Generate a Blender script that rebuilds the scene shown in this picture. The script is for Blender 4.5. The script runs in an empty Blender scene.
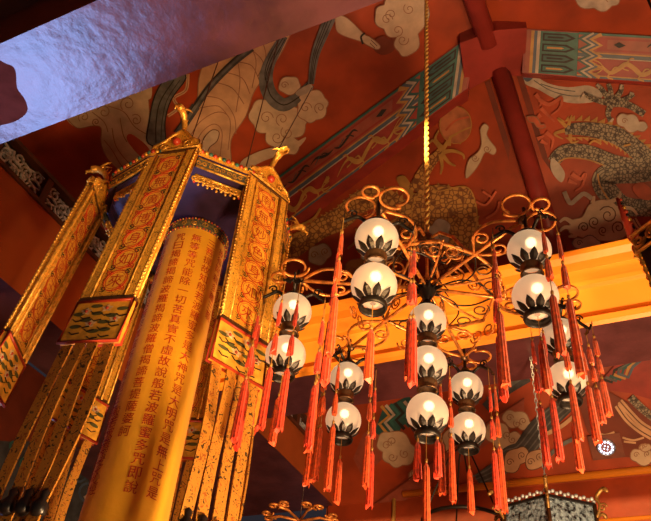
import bpy, math, random
from mathutils import Vector, Matrix
from mathutils.geometry import tessellate_polygon
random.seed(7)
PI = math.pi
S = bpy.context.scene
COL = S.collection
EYE = 1.6                                   # eye height above the floor

# ------------------------------------------------------------------ camera model (used for the survey of the real planes)
CX, CY, F = 325.5, 260.5, 710.0
_z = Vector((425.0 - CX, -540.0 - CY, F)).normalized()
_n = (Vector((0, 0, 1)) - _z * _z.z).normalized()
_r = _n.cross(_z)
if _r.x < 0: _r = -_r
_a = math.radians(-29.5)
AX = _r * math.cos(_a) + _n * math.sin(_a)
AY = -_r * math.sin(_a) + _n * math.cos(_a)
AZ = _z
def ray(x, y):
    v = Vector((x - CX, y - CY, F))
    return Vector((v.dot(AX), v.dot(AY), v.dot(AZ))).normalized()
def at_h(x, y, h):                          # world point seen at a photo pixel at height h above the eye
    v = ray(x, y); v = v * (h / v.z)
    return Vector((v.x, v.y, v.z + EYE))
EYEV = Vector((0, 0, EYE))
class Plane:
    def __init__(s, a, b, c):
        s.p = a.copy(); s.n = (b - a).cross(c - a).normalized()
        if s.n.dot(EYEV - a) < 0: s.n = -s.n
    def hit(s, x, y, off=0.0):
        d = ray(x, y)
        t = (s.p + s.n * off - EYEV).dot(s.n) / d.dot(s.n)
        return EYEV + d * t

# ------------------------------------------------------------------ materials
def mat(name, col, rough=0.55, metal=0.0, var=0.12, scale=6.0, bump=0.0, bscale=40.0, col2=None, spec=0.5, sheen=0.0):
    m = bpy.data.materials.new(name); m.use_nodes = True
    nt = m.node_tree; N = nt.nodes; L = nt.links
    b = N['Principled BSDF']
    b.inputs['Roughness'].default_value = rough
    b.inputs['Metallic'].default_value = metal
    b.inputs['Specular IOR Level'].default_value = spec
    if sheen: b.inputs['Sheen Weight'].default_value = sheen
    tc = N.new('ShaderNodeTexCoord')
    no = N.new('ShaderNodeTexNoise'); no.inputs['Scale'].default_value = scale; no.inputs['Detail'].default_value = 6
    L.new(tc.outputs['Object'], no.inputs['Vector'])
    cr = N.new('ShaderNodeValToRGB')
    c2 = col2 or tuple(max(0, c * (1 - var * 2)) for c in col)
    c1 = col if col2 else tuple(min(1, c * (1 + var)) for c in col)
    cr.color_ramp.elements[0].position = 0.35; cr.color_ramp.elements[0].color = (*c2, 1)
    cr.color_ramp.elements[1].position = 0.62; cr.color_ramp.elements[1].color = (*c1, 1)
    L.new(no.outputs['Fac'], cr.inputs['Fac']); L.new(cr.outputs['Color'], b.inputs['Base Color'])
    if bump:
        n2 = N.new('ShaderNodeTexNoise'); n2.inputs['Scale'].default_value = bscale; n2.inputs['Detail'].default_value = 4
        L.new(tc.outputs['Object'], n2.inputs['Vector'])
        bp = N.new('ShaderNodeBump'); bp.inputs['Strength'].default_value = bump; bp.inputs['Distance'].default_value = 0.02
        L.new(n2.outputs['Fac'], bp.inputs['Height']); L.new(bp.outputs['Normal'], b.inputs['Normal'])
    return m

M = {}
M['red_panel'] = mat('vermilion plaster', (0.37, 0.052, 0.012), 0.5, var=0.16, scale=1.6, bump=0.15, bscale=12)
M['red_dark'] = mat('dark oxblood paint and shade', (0.17, 0.03, 0.012), 0.5, scale=3)
M['red_wood'] = mat('crimson painted timber', (0.30, 0.035, 0.025), 0.45, scale=3)
M['beam_orange'] = mat('orange gloss beam paint', (0.72, 0.235, 0.018), 0.38, var=0.06, scale=1.5, bump=0.1, bscale=8)
M['beam_dimmed'] = mat('dimmed orange beam paint', (0.36, 0.085, 0.018), 0.45, var=0.1, scale=1.5)  # same orange beam paint, with dimmer light put into its colour
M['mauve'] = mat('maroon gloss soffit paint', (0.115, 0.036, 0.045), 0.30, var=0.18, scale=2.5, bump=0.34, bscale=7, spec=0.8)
M['brown_dark'] = mat('dark brown moulding', (0.075, 0.026, 0.014), 0.4)
M['cream'] = mat('faded cream mural paint', (0.55, 0.41, 0.27), 0.6, var=0.1, scale=5)
M['white'] = mat('chalk white mural paint', (0.46, 0.38, 0.30), 0.6, var=0.14, scale=6)
M['tan'] = mat('tan robe mural paint', (0.56, 0.33, 0.18), 0.6, var=0.1, scale=4)
M['line'] = mat('umber mural outline', (0.13, 0.05, 0.025), 0.6)
M['line_soft'] = mat('soft brown mural outline', (0.30, 0.14, 0.075), 0.6)
M['ink'] = mat('black mural ink', (0.018, 0.013, 0.012), 0.6)
M['slate'] = mat('slate blue mural paint', (0.13, 0.13, 0.125), 0.6, var=0.2, scale=8)
M['slate_dark'] = mat('dark slate mural paint', (0.055, 0.055, 0.06), 0.6, var=0.2, scale=8)
M['gold_paint'] = mat('ochre gold mural paint', (0.44, 0.225, 0.05), 0.5, var=0.12)
M['flame'] = mat('coral mural paint', (0.50, 0.10, 0.04), 0.6)
M['pearl'] = mat('russet pearl mural paint', (0.44, 0.15, 0.06), 0.6, var=0.2, scale=4)
M['teal'] = mat('teal beam paint', (0.03, 0.125, 0.105), 0.5, var=0.15, scale=8)
M['teal_dark'] = mat('deep teal beam paint', (0.02, 0.085, 0.085), 0.5)
M['blue_paint'] = mat('blue grey beam paint', (0.07, 0.10, 0.15), 0.5)
M['band_red'] = mat('crimson beam band', (0.29, 0.024, 0.014), 0.5, var=0.1)
M['band_rose'] = mat('rose brown beam band', (0.30, 0.065, 0.035), 0.5, var=0.1)
M['silver'] = mat('silvered carving', (0.50, 0.54, 0.58), 0.35, 0.15, var=0.25, scale=20)
M['black'] = mat('black lacquer', (0.012, 0.010, 0.010), 0.3)
M['iron'] = mat('blackened iron', (0.022, 0.018, 0.016), 0.4, 0.5)
M['copper'] = mat('polished copper scroll', (0.74, 0.27, 0.06), 0.38, 0.5, var=0.25, scale=18)
M['brass_dark'] = mat('aged brown brass', (0.16, 0.085, 0.04), 0.4, 0.7, var=0.2, scale=20)
M['gold'] = mat('gilt carving', (0.80, 0.42, 0.07), 0.38, 0.55, var=0.22, scale=25, bump=0.3, bscale=60)
M['brass_gold'] = mat('dull gilt dragon', (0.36, 0.19, 0.05), 0.45, 0.5, var=0.2, scale=25)
M['rope'] = mat('twisted gold rope', (0.86, 0.54, 0.13), 0.6)
M['tassel'] = mat('orange red silk tassel', (0.66, 0.080, 0.010), 0.42, var=0.2, scale=40, sheen=0.3)
M['tassel_deep'] = mat('deep red silk tassel', (0.66, 0.045, 0.012), 0.45, var=0.2, scale=40, sheen=0.3)
M['purple'] = mat('indigo violet canopy lining', (0.045, 0.022, 0.075), 0.5, var=0.2, scale=5)
M['satin'] = mat('yellow satin', (0.88, 0.45, 0.025), 0.40, var=0.05, scale=3, bump=0.25, bscale=14, sheen=0.2)
M['text_red'] = mat('red embroidery thread', (0.50, 0.03, 0.012), 0.5)
M['band_night'] = mat('dark blue brocade', (0.03, 0.045, 0.06), 0.5, var=0.4, scale=60, col2=(0.20, 0.16, 0.06))
M['bead_red'] = mat('red bead trim', (0.50, 0.05, 0.02), 0.35)
M['glass_smoke'] = mat('rippled dark lantern glass', (0.20, 0.27, 0.34), 0.18, 0.0, var=0.5, scale=30, bump=0.9, bscale=45, spec=0.9)
M['steel'] = mat('brushed grey metal', (0.30, 0.30, 0.32), 0.35, 0.8)
M['plate'] = mat('brown fixture plate', (0.20, 0.06, 0.035), 0.5)
M['floor'] = mat('terracotta floor', (0.18, 0.10, 0.07), 0.5)

def scales_mat(name, base, edge, dens_u, dens_v):
    m = bpy.data.materials.new(name); m.use_nodes = True
    nt = m.node_tree; N = nt.nodes; L = nt.links; b = N['Principled BSDF']
    b.inputs['Roughness'].default_value = 0.6
    uv = N.new('ShaderNodeTexCoord')
    mp = N.new('ShaderNodeMapping'); mp.inputs['Scale'].default_value = (dens_u, dens_v, 1)
    vo = N.new('ShaderNodeTexVoronoi'); vo.feature = 'DISTANCE_TO_EDGE'; vo.inputs['Scale'].default_value = 1.0
    vo.inputs['Randomness'].default_value = 0.7
    cr = N.new('ShaderNodeValToRGB')
    cr.color_ramp.elements[0].position = 0.03; cr.color_ramp.elements[0].color = (*edge, 1)
    cr.color_ramp.elements[1].position = 0.17; cr.color_ramp.elements[1].color = (*base, 1)
    L.new(uv.outputs['UV'], mp.inputs['Vector']); L.new(mp.outputs['Vector'], vo.inputs['Vector'])
    L.new(vo.outputs['Distance'], cr.inputs['Fac']); L.new(cr.outputs['Color'], b.inputs['Base Color'])
    return m
M['scale_gold'] = scales_mat('gold dragon scales', (0.50, 0.245, 0.055), (0.16, 0.055, 0.018), 1, 1)
M['scale_grey'] = scales_mat('grey dragon scales', (0.30, 0.245, 0.165), (0.05, 0.035, 0.03), 1, 1)

def brocade(name, gold, dark, red, scale=34.0, soft=0.5):
    """gold cloth crowded with dark and red stitched scrolls"""
    m = bpy.data.materials.new(name); m.use_nodes = True
    nt = m.node_tree; N = nt.nodes; L = nt.links; b = N['Principled BSDF']
    b.inputs['Roughness'].default_value = 0.42; b.inputs['Metallic'].default_value = 0.1
    tc = N.new('ShaderNodeTexCoord')
    w = N.new('ShaderNodeTexNoise'); w.inputs['Scale'].default_value = scale; w.inputs['Detail'].default_value = 3; w.inputs['Distortion'].default_value = 1.6
    L.new(tc.outputs['Object'], w.inputs['Vector'])
    r1 = N.new('ShaderNodeValToRGB'); e = r1.color_ramp.elements
    e[0].position = 0.38; e[0].color = (*dark, 1); e[1].position = 0.43; e[1].color = (*gold, 1)
    x = e.new(0.60); x.color = (*gold, 1); x = e.new(0.64); x.color = (*red, 1)
    L.new(w.outputs['Fac'], r1.inputs['Fac']); L.new(r1.outputs['Color'], b.inputs['Base Color'])
    bp = N.new('ShaderNodeBump'); bp.inputs['Strength'].default_value = 0.35; bp.inputs['Distance'].default_value = 0.01
    L.new(w.outputs['Fac'], bp.inputs['Height']); L.new(bp.outputs['Normal'], b.inputs['Normal'])
    return m
M['brocade'] = brocade('gold brocade', (0.84, 0.42, 0.045), (0.11, 0.05, 0.012), (0.46, 0.09, 0.012), 60)
M['brocade_edge'] = brocade('gold brocade border', (0.84, 0.43, 0.05), (0.16, 0.08, 0.015), (0.36, 0.12, 0.02), 55)
M['brocade_strip'] = brocade('flowered streamer brocade', (0.56, 0.24, 0.03), (0.05, 0.03, 0.012), (0.34, 0.09, 0.015), 30)

def globe_mat():
    m = bpy.data.materials.new('frosted opal glass'); m.use_nodes = True
    nt = m.node_tree; N = nt.nodes; L = nt.links
    for n in list(N): N.remove(n)
    o = N.new('ShaderNodeOutputMaterial')
    tr = N.new('ShaderNodeBsdfTranslucent'); tr.inputs['Color'].default_value = (0.9, 0.8, 0.66, 1)
    pb = N.new('ShaderNodeBsdfPrincipled'); pb.inputs['Base Color'].default_value = (0.62, 0.52, 0.42, 1); pb.inputs['Roughness'].default_value = 0.28
    em = N.new('ShaderNodeEmission'); em.inputs['Color'].default_value = (1.0, 0.78, 0.54, 1); em.inputs['Strength'].default_value = 0.12
    rf = N.new('ShaderNodeBsdfRefraction'); rf.inputs['Color'].default_value = (0.95, 0.85, 0.7, 1); rf.inputs['Roughness'].default_value = 0.8; rf.inputs['IOR'].default_value = 1.08
    m0 = N.new('ShaderNodeMixShader'); m0.inputs[0].default_value = 0.45
    L.new(tr.outputs[0], m0.inputs[1]); L.new(rf.outputs[0], m0.inputs[2])
    mx = N.new('ShaderNodeMixShader'); mx.inputs[0].default_value = 0.45
    ad = N.new('ShaderNodeAddShader')
    L.new(m0.outputs[0], mx.inputs[1]); L.new(pb.outputs[0], mx.inputs[2])
    L.new(mx.outputs[0], ad.inputs[0]); L.new(em.outputs[0], ad.inputs[1]); L.new(ad.outputs[0], o.inputs['Surface'])
    return m
M['globe'] = globe_mat()
def emit(name, col, s):
    m = bpy.data.materials.new(name); m.use_nodes = True
    b = m.node_tree.nodes['Principled BSDF']
    b.inputs['Base Color'].default_value = (*col, 1); b.inputs['Emission Color'].default_value = (*col, 1); b.inputs['Emission Strength'].default_value = s
    return m
M['led'] = emit('white diode', (0.75, 0.82, 1.0), 2.2)

# ------------------------------------------------------------------ mesh builder
class MB:
    def __init__(s): s.v = []; s.f = []; s.m = []; s.uv = []; s.mats = []; s.sm = []
    def mi(s, m):
        if m not in s.mats: s.mats.append(m)
        return s.mats.index(m)
    def add(s, vs, fs, m, uvs=None, smooth=False):
        o = len(s.v); k = s.mi(m)
        s.v += [Vector(p) for p in vs]
        s.uv += list(uvs) if uvs else [(p[0], p[1]) for p in vs]
        for f in fs: s.f.append(tuple(i + o for i in f)); s.m.append(k); s.sm.append(smooth)
    def box(s, c, d, m, rot=None):
        x, y, z = d[0] / 2, d[1] / 2, d[2] / 2
        vs = [Vector((a, b, e)) for a in (-x, x) for b in (-y, y) for e in (-z, z)]
        if rot is not None: vs = [rot @ p for p in vs]
        vs = [p + Vector(c) for p in vs]
        s.add(vs, [(0, 1, 3, 2), (4, 6, 7, 5), (0, 4, 5, 1), (2, 3, 7, 6), (0, 2, 6, 4), (1, 5, 7, 3)], m)
    def tube(s, pts, r, m, n=6, closed=False, flat=1.0, up=None):
        pts = [Vector(p) for p in pts]; k = len(pts)
        rs = r if isinstance(r, (list, tuple)) else [r] * k
        nrm = None; rings = []
        for i in range(k):
            if closed: t = pts[(i + 1) % k] - pts[i - 1]
            else: t = pts[min(i + 1, k - 1)] - pts[max(i - 1, 0)]
            if t.length < 1e-9: t = Vector((0, 0, 1))
            t.normalize()
            if up is not None: nrm = up - t * up.dot(t)
            elif nrm is None:
                a = Vector((0, 0, 1)) if abs(t.z) < 0.9 else Vector((1, 0, 0)); nrm = a - t * a.dot(t)
            else: nrm = nrm - t * nrm.dot(t)
            if nrm.length < 1e-6: nrm = t.orthogonal()
            nrm = nrm.normalized(); b = t.cross(nrm)
            rings.append([pts[i] + (nrm * math.cos(2 * PI * j / n + PI / n) * flat + b * math.sin(2 * PI * j / n + PI / n)) * rs[i] for j in range(n)])
        vs = [p for q in rings for p in q]; fs = []
        for i in range(k if closed else k - 1):
            a, b2 = i * n, ((i + 1) % k) * n
            for j in range(n): fs.append((a + j, a + (j + 1) % n, b2 + (j + 1) % n, b2 + j))
        if not closed: fs += [tuple(range(n - 1, -1, -1)), tuple((k - 1) * n + j for j in range(n))]
        s.add(vs, fs, m, smooth=n > 4)
    def lathe(s, prof, m, n=20, c=(0, 0, 0), caps=True):
        vs = []; fs = []; c = Vector(c); k = len(prof)
        for r, z in prof:
            for j in range(n): vs.append(c + Vector((r * math.cos(2 * PI * j / n), r * math.sin(2 * PI * j / n), z)))
        for i in range(k - 1):
            for j in range(n): fs.append((i * n + j, i * n + (j + 1) % n, (i + 1) * n + (j + 1) % n, (i + 1) * n + j))
        if caps:
            if prof[0][0] > 1e-4: fs.append(tuple(range(n - 1, -1, -1)))
            if prof[-1][0] > 1e-4: fs.append(tuple((k - 1) * n + j for j in range(n)))
        s.add(vs, fs, m, smooth=True)
    def ball(s, c, r, m, n=10, k=6, sz=1.0):
        s.lathe([(max(1e-5, r * math.sin(PI * i / k)), -r * sz * math.cos(PI * i / k)) for i in range(k + 1)], m, n, c, False)
    def poly(s, pts, m, thick=0.0, normal=None):
        pts = [Vector(p) for p in pts]
        tri = tessellate_polygon([pts]); k = len(pts)
        if not thick: s.add(pts, [tuple(t) for t in tri], m); return
        q = [p - normal * thick for p in pts]
        s.add(pts + q, [tuple(t) for t in tri] + [tuple(i + k for i in reversed(t)) for t in tri] + [(i, (i + 1) % k, (i + 1) % k + k, i + k) for i in range(k)], m)
    def build(s, name, parent=None, loc=(0, 0, 0), rz=0.0):
        me = bpy.data.meshes.new(name)
        me.from_pydata([tuple(p) for p in s.v], [], s.f)
        for m in s.mats: me.materials.append(M[m])
        me.polygons.foreach_set('material_index', s.m)
        me.polygons.foreach_set('use_smooth', s.sm)
        uvl = me.uv_layers.new(name='UVMap')
        for lp in me.loops: uvl.data[lp.index].uv = s.uv[lp.vertex_index]
        me.update()
        o = bpy.data.objects.new(name, me); COL.objects.link(o)
        o.location = loc; o.rotation_euler = (0, 0, rz)
        if parent: o.parent = parent
        return o
def tag(o, label=None, cat=None, group=None, kind=None):
    if label: o['label'] = label
    if cat: o['category'] = cat
    if group: o['group'] = group
    if kind: o['kind'] = kind
    return o
def empty(name, loc, rz=0.0):
    o = bpy.data.objects.new(name, None); COL.objects.link(o)
    o.location = loc; o.rotation_euler = (0, 0, rz); o.empty_display_size = 0.2
    return o
def copy_tree(o, parent=None):
    c = o.copy(); COL.objects.link(c)
    if parent: c.parent = parent
    for ch in [x for x in S.objects if x.parent == o and x != c]: copy_tree(ch, c)
    return c
def smooth(pts, closed=True, n=5):
    k = len(pts); out = []
    for i in range(k if closed else k - 1):
        g = (lambda j: pts[j % k]) if closed else (lambda j: pts[min(max(j, 0), k - 1)])
        p0, p1, p2, p3 = g(i - 1), g(i), g(i + 1), g(i + 2)
        for j in range(n):
            t = j / n
            out.append(tuple(0.5 * (2 * b + (c - a) * t + (2 * a - 5 * b + 4 * c - d) * t * t + (3 * b - a - 3 * c + d) * t ** 3)
                             for a, b, c, d in zip(p0, p1, p2, p3)))
    if not closed: out.append(tuple(pts[-1]))
    return out

# ------------------------------------------------------------------ lettering
GLYPH = {}
def glyph(ch):
    if ch not in GLYPH:
        cu = bpy.data.curves.new('g', 'FONT'); cu.body = ch; cu.resolution_u = 2; cu.align_x = 'CENTER'; cu.size = 1.0
        ob = bpy.data.objects.new('g', cu); COL.objects.link(ob)
        dg = bpy.context.evaluated_depsgraph_get(); dg.update()
        me = bpy.data.meshes.new_from_object(ob.evaluated_get(dg))
        vs = [(v.co.x, v.co.y) for v in me.vertices]; fs = [tuple(p.vertices) for p in me.polygons]
        bpy.data.objects.remove(ob); bpy.data.curves.remove(cu); bpy.data.meshes.remove(me)
        if vs:
            x0 = min(v[0] for v in vs); x1 = max(v[0] for v in vs); y0 = min(v[1] for v in vs); y1 = max(v[1] for v in vs)
            k = max(x1 - x0, y1 - y0, 0.55)
            vs = [((v[0] - (x0 + x1) / 2) / k, (v[1] - (y0 + y1) / 2) / k) for v in vs]
        GLYPH[ch] = (vs, fs)
    return GLYPH[ch]

# ------------------------------------------------------------------ mural painting on a real plane
class Paint:
    """collects flat painted shapes on a plane; photo survey pixels give where each shape sits on it"""
    def __init__(s, mb, plane): s.mb = mb; s.pl = plane; s.k = 0
    def off(s): s.k += 1; return 0.004 + 0.0006 * s.k
    def fill(s, pts, m, sm=True, n=4, uvscale=0.0):
        p2 = smooth(pts, True, n) if sm else pts
        o = s.off()
        P = [s.pl.hit(x, y, o) for x, y in p2]
        tri = [tuple(t) for t in tessellate_polygon([P])]
        s.mb.add(P, tri, m, uvs=[(x * uvscale, y * uvscale) for x, y in p2] if uvscale else None)
    def stroke(s, pts, w, m, n=5, uv=None, raw=False):
        p = pts if raw else smooth(pts, False, n)
        k = len(p); o = s.off(); vs = []; us = []; acc = 0
        for i in range(k):
            a, b = p[max(i - 1, 0)], p[min(i + 1, k - 1)]
            dx, dy = b[0] - a[0], b[1] - a[1]; l = math.hypot(dx, dy) or 1
            if i: acc += math.hypot(p[i][0] - p[i - 1][0], p[i][1] - p[i - 1][1])
            ww = (w(i / (k - 1)) if callable(w) else w) / 2
            for sg in (1, -1):
                vs.append(s.pl.hit(p[i][0] - dy / l * ww * sg, p[i][1] + dx / l * ww * sg, o))
                us.append((acc * (uv or 0.2), sg * ww * (uv or 0.2)))
        s.mb.add(vs, [(2 * i, 2 * i + 1, 2 * i + 3, 2 * i + 2) for i in range(k - 1)], m, uvs=us)
    def outline(s, pts, w, m): s.stroke(smooth(pts + [pts[0]], False, 4), w, m, raw=True)
    def spiral(s, x, y, r, m, w=0.7, turns=1.4, a0=0.0, sg=1):
        k = 18
        s.stroke([(x + r * (1 - 0.85 * i / k) * math.cos(a0 + sg * turns * 2 * PI * i / k), y + r * (1 - 0.85 * i / k) * math.sin(a0 + sg * turns * 2 * PI * i / k)) for i in range(k + 1)], w, m, raw=True)
    def cloud(s, pts, m='cream', line='line_soft', curls=3, r=6):
        c = (sum(p[0] for p in pts) / len(pts), sum(p[1] for p in pts) / len(pts))
        lob = []
        k = len(pts)
        ar_ = sum(pts[i][0] * pts[(i + 1) % k][1] - pts[(i + 1) % k][0] * pts[i][1] for i in range(k))
        sg = 1 if ar_ > 0 else -1
        for i in range(k):
            a, b = pts[i], pts[(i + 1) % k]
            ln = math.hypot(a[0] - b[0], a[1] - b[1]) or 1
            nx, ny = (b[1] - a[1]) / ln * sg, -(b[0] - a[0]) / ln * sg
            for j in range(6):
                t = j / 6; h = math.sin(PI * t) * ln * .27
                lob.append((a[0] + (b[0] - a[0]) * t + nx * h, a[1] + (b[1] - a[1]) * t + ny * h))
        s.fill(lob, m, sm=False); s.stroke(lob + [lob[0]], 0.9, line, raw=True)
        for i in range(curls):
            a = pts[(i * k) // curls]
            s.spiral(c[0] + (a[0] - c[0]) * 0.5, c[1] + (a[1] - c[1]) * 0.5, r, line, 0.8, 1.3, i * 2.0, 1 if i % 2 else -1)

def sheet(name, pts, m, label=None):
    mb = MB(); return mb, [Vector(p) for p in pts]

# ================================================================== THE HALL
H = 8.5
V = at_h(490, 62, H)
EL = at_h(275, 220, 7.9)                     # foot of the left painted rib
ER = at_h(651, 60, 8.1)                      # along the right painted rib
BS = at_h(553, 240, 6.7)                     # along the centre rafter
dL, dR, dB = EL - V, ER - V, BS - V
RG = Vector((0, -1, 0))
pl_deity = Plane(V, V + RG, EL)
pl_right = Plane(V, V + RG, ER)
pl_dragL = Plane(V, EL, BS)
pl_dragR = Plane(V, ER, BS)
HB, HT = 4.4, 5.4                            # bottom and top of the tie beams above the eye
YB = 6.1                                     # near face of the far tie beam
XB = -5.78                                   # face of the side beam

def struct(mb, name, label=None, cat=None):
    o = mb.build(name); o['kind'] = 'structure'
    if label: o['label'] = label
    if cat: o['category'] = cat
    return o
def slab(mb, pts, plane, m, t=0.05):
    mb.poly(pts, m, t, plane.n)

# --- left roof slope with the robed figure
mb = MB()
k = 2.3
slab(mb, [V, V + dL * k, V + dL * k + RG * 10.5, V + RG * 9.5], pl_deity, 'red_panel')
p = Paint(mb, pl_deity)
c1 = [(66, 117), (77, 128), (92, 126), (101, 128), (101, 143), (107, 158), (120, 171), (131, 175), (144, 169), (152, 150), (150, 126), (148, 96), (142, 86), (124, 90), (103, 97), (84, 107)]
p.fill(c1, 'cream'); p.outline(c1, 0.9, 'line_soft')
p.fill([(127, 140), (131, 134), (147, 146), (152, 158), (140, 156)], 'red_panel')
for q in ([(104, 140), (112, 150), (122, 166), (134, 172)], [(112, 128), (116, 146), (128, 162), (138, 168)], [(120, 118), (123, 134), (127, 142)], [(92, 112), (104, 122), (108, 132)], [(108, 106), (124, 112), (134, 126), (146, 134)]):
    p.stroke(q, 0.9, 'line_soft')
for x, y, r in ((84, 117, 6), (104, 112, 7), (128, 104, 8), (136, 120, 6), (96, 122, 4)): p.spiral(x, y, r, 'line_soft', 0.9, 1.4, x)
p.fill([(118, 88), (134, 68), (150, 60), (152, 84), (148, 100)], 'cream')
p.stroke([(188, 74), (186, 90), (174, 98), (178, 108), (168, 116)], 3.2, 'tan'); p.stroke([(188, 74), (186, 90), (174, 98), (178, 108), (168, 116)], 0.8, 'line_soft')
rib1 = [(178, 70), (164, 80), (154, 98), (149, 122), (147, 141), (157, 147), (165.5, 143), (165, 122), (171, 100), (186, 78)]
p.fill(rib1, 'slate'); p.outline(rib1, 1.3, 'ink'); p.stroke([(174, 80), (160, 102), (156, 124), (156, 143)], 1.1, 'ink'); p.stroke([(180, 80), (167, 100), (162, 122), (161, 140)], 0.7, 'ink')
robe = [(206, 55), (199, 78), (197, 100), (190, 116), (184, 132), (190, 150), (206, 166), (230, 168), (231, 140), (246, 116), (254, 92), (270, 70), (286, 44), (296, 10), (262, 2), (228, 26)]
p.fill(robe, 'tan'); p.outline(robe, 1.0, 'line_soft')
for q in ([(188, 140), (200, 122), (218, 112), (230, 120), (228, 150)], [(194, 148), (202, 132), (214, 124), (222, 132), (220, 156)], [(205, 96), (222, 100), (234, 116), (236, 134)], [(200, 108), (218, 106), (228, 116)],
          [(214, 82), (232, 88), (244, 104)], [(224, 72), (242, 78), (250, 94)], [(238, 62), (252, 66), (260, 82)], [(252, 50), (262, 60), (266, 74)], [(246, 40), (256, 60), (252, 88)], [(236, 52), (240, 80), (236, 112)], [(262, 40), (266, 58), (258, 76)]):
    p.stroke(q, 0.9, 'line_soft')
sl = [(201, 148), (204, 138), (212, 130), (219, 132), (217, 141), (210, 147), (206, 154)]
p.fill(sl, 'cream'); p.outline(sl, 0.9, 'line')
for q, w in (([(178, 134), (190, 116), (208, 89), (232, 64), (252, 48)], 7), ([(184, 124), (196, 106)], 9)):
    p.stroke(q, w, 'slate_dark'); p.stroke(q, w * 0.35, 'slate')
p.stroke([(174, 132), (192, 108), (214, 78), (240, 53)], 1.2, 'ink')
drape = [(284, 36), (270, 62), (266, 80), (271, 96), (284, 105), (299, 97), (311, 84)]
p.stroke(drape, lambda t: 8 + 7 * math.sin(PI * t), 'slate')
for d in (-3.5, 0, 3.5): p.stroke([(x + d * 0.3, y + d) for x, y in drape], 0.9, 'ink')
cl = [(252, 108), (266, 100), (284, 111), (303, 113), (305.5, 125), (294, 138), (299, 149), (289, 154), (274, 147), (266, 133), (254, 125)]
p.cloud(cl, 'cream', 'line_soft', 4, 7)
p.cloud([(298, 108), (310, 91), (325, 98), (326.5, 108), (316, 120), (304.5, 120)], 'cream', 'line_soft', 2, 6)
p.cloud([(279, 85), (291, 77), (299.5, 83), (298, 90), (282.5, 92)], 'cream', 'line_soft', 1, 4)
p.stroke(drape[2:6], lambda t: 8 + 6 * math.sin(PI * t), 'slate'); p.stroke(drape[2:6], 1.2, 'ink')
p.fill([(296, 92), (310, 84), (312, 90), (300, 96)], 'white')
strand = [(311, 84), (315, 56), (324, 32), (334, 8)]
p.stroke(strand, lambda t: 6 + 7 * t, 'slate')
for d in (-3, -0.5, 2.5): p.stroke([(x + d * (0.4 + i * 0.25), y) for i, (x, y) in enumerate(strand)], 0.8, 'ink')
p.fill([(239, 169), (244, 159), (266, 149), (288, 146), (306, 137), (296, 149), (266, 160), (249, 168)], 'cream')
hand = [(336, 14), (348, 18.6), (364, 34), (370, 37), (380, 45.6), (377, 49.5), (367, 45), (362, 42), (343, 35.5), (336, 29)]
p.fill([(374, 41), (383, 36), (390, 40), (397, 44), (392, 52), (382, 55), (374, 50)], 'red_dark')
p.fill([(389, 33), (396, 34), (394, 44)], 'red_dark')
p.fill(hand, 'cream'); p.outline(hand, 0.8, 'line_soft'); p.stroke([(365, 33), (361, 37), (363, 44)], 2.0, 'ink')
for q in ([(371, 40), (377, 46)], [(370, 43), (375, 48)]): p.stroke(q, 0.7, 'line')
p.cloud([(375.5, 15), (384, 5), (399, -6), (420, -6), (418, 34), (407.5, 56), (399, 52), (397, 37), (384, 29)], 'cream', 'line_soft', 5, 6)
struct(mb, 'ceiling', 'red roof slope painted with a robed figure and cream clouds', 'ceiling')

# --- right roof slope
mb = MB()
slab(mb, [V, V + RG * 9.5, V + dR * 4.0 + RG * 9.5, V + dR * 4.0], pl_right, 'red_panel')
p = Paint(mb, pl_right)
p.cloud([(574, -4), (590, -14), (612, -12), (620, -2), (612, 6), (594, 8)], 'white', 'line_soft', 2, 5)
struct(mb, 'ceiling', 'plain red roof slope at the top right with one white cloud', 'ceiling')

# --- left dragon slope
mb = MB()
kb = 1.5
slab(mb, [V, V + dL * 2.3, V + dL * 2.3 + dB * kb, V + dB * kb], pl_dragL, 'red_panel')
p = Paint(mb, pl_dragL)
def T(l, ox, oy, s): return [(ox + x / s, oy + y / s) for x, y in l]
A = lambda l: T(l, 280, 90, 2.96)
def fins(path, w, m, step=5, hgt=5.0, side=1):
    q = smooth(path, False, 8)
    for i in range(0, len(q) - 2, 2):
        a, b = q[i], q[i + 2] if i + 2 < len(q) else q[-1]
        dx, dy = b[0] - a[0], b[1] - a[1]; l = math.hypot(dx, dy) or 1
        nx, ny = dy / l * side, -dx / l * side
        p.fill([(a[0] + nx * w, a[1] + ny * w), ((a[0] + b[0]) / 2 + nx * (w + hgt) - dx * 0.5, (a[1] + b[1]) / 2 + ny * (w + hgt) - dy * 0.5), (b[0] + nx * w, b[1] + ny * w)], m, sm=False)
bodyL = A([(-20, 520), (70, 450), (120, 410), (180, 380), (240, 330), (300, 320), (350, 345), (380, 400)])
fins(bodyL, 8, 'gold_paint', hgt=5)
p.stroke(bodyL, lambda t: 15 + 7 * math.sin(PI * t), 'scale_gold', uv=0.22)
bodyM = A([(330, 500), (370, 420), (420, 350), (480, 330), (530, 370), (540, 440), (500, 520), (440, 580)])
fins(bodyM, 14, 'gold_paint', hgt=5)
p.stroke(bodyM, lambda t: 20 + 14 * math.sin(PI * t), 'scale_gold', uv=0.22)
big = A([(390, 400), (395, 335), (440, 285), (470, 300), (545, 285), (575, 320), (582, 400), (545, 480), (505, 510), (500, 440), (440, 420)])
p.fill(big, 'scale_gold', uvscale=0.22); p.outline(big, 1.2, 'gold_paint')
p.fill(A([(345, 265), (370, 255), (395, 300), (380, 320)]), 'gold_paint')
arm = A([(400, 300), (420, 255), (450, 210), (480, 180)])
p.stroke(arm, lambda t: 15 - 7 * t, 'scale_gold', uv=0.22)
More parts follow.
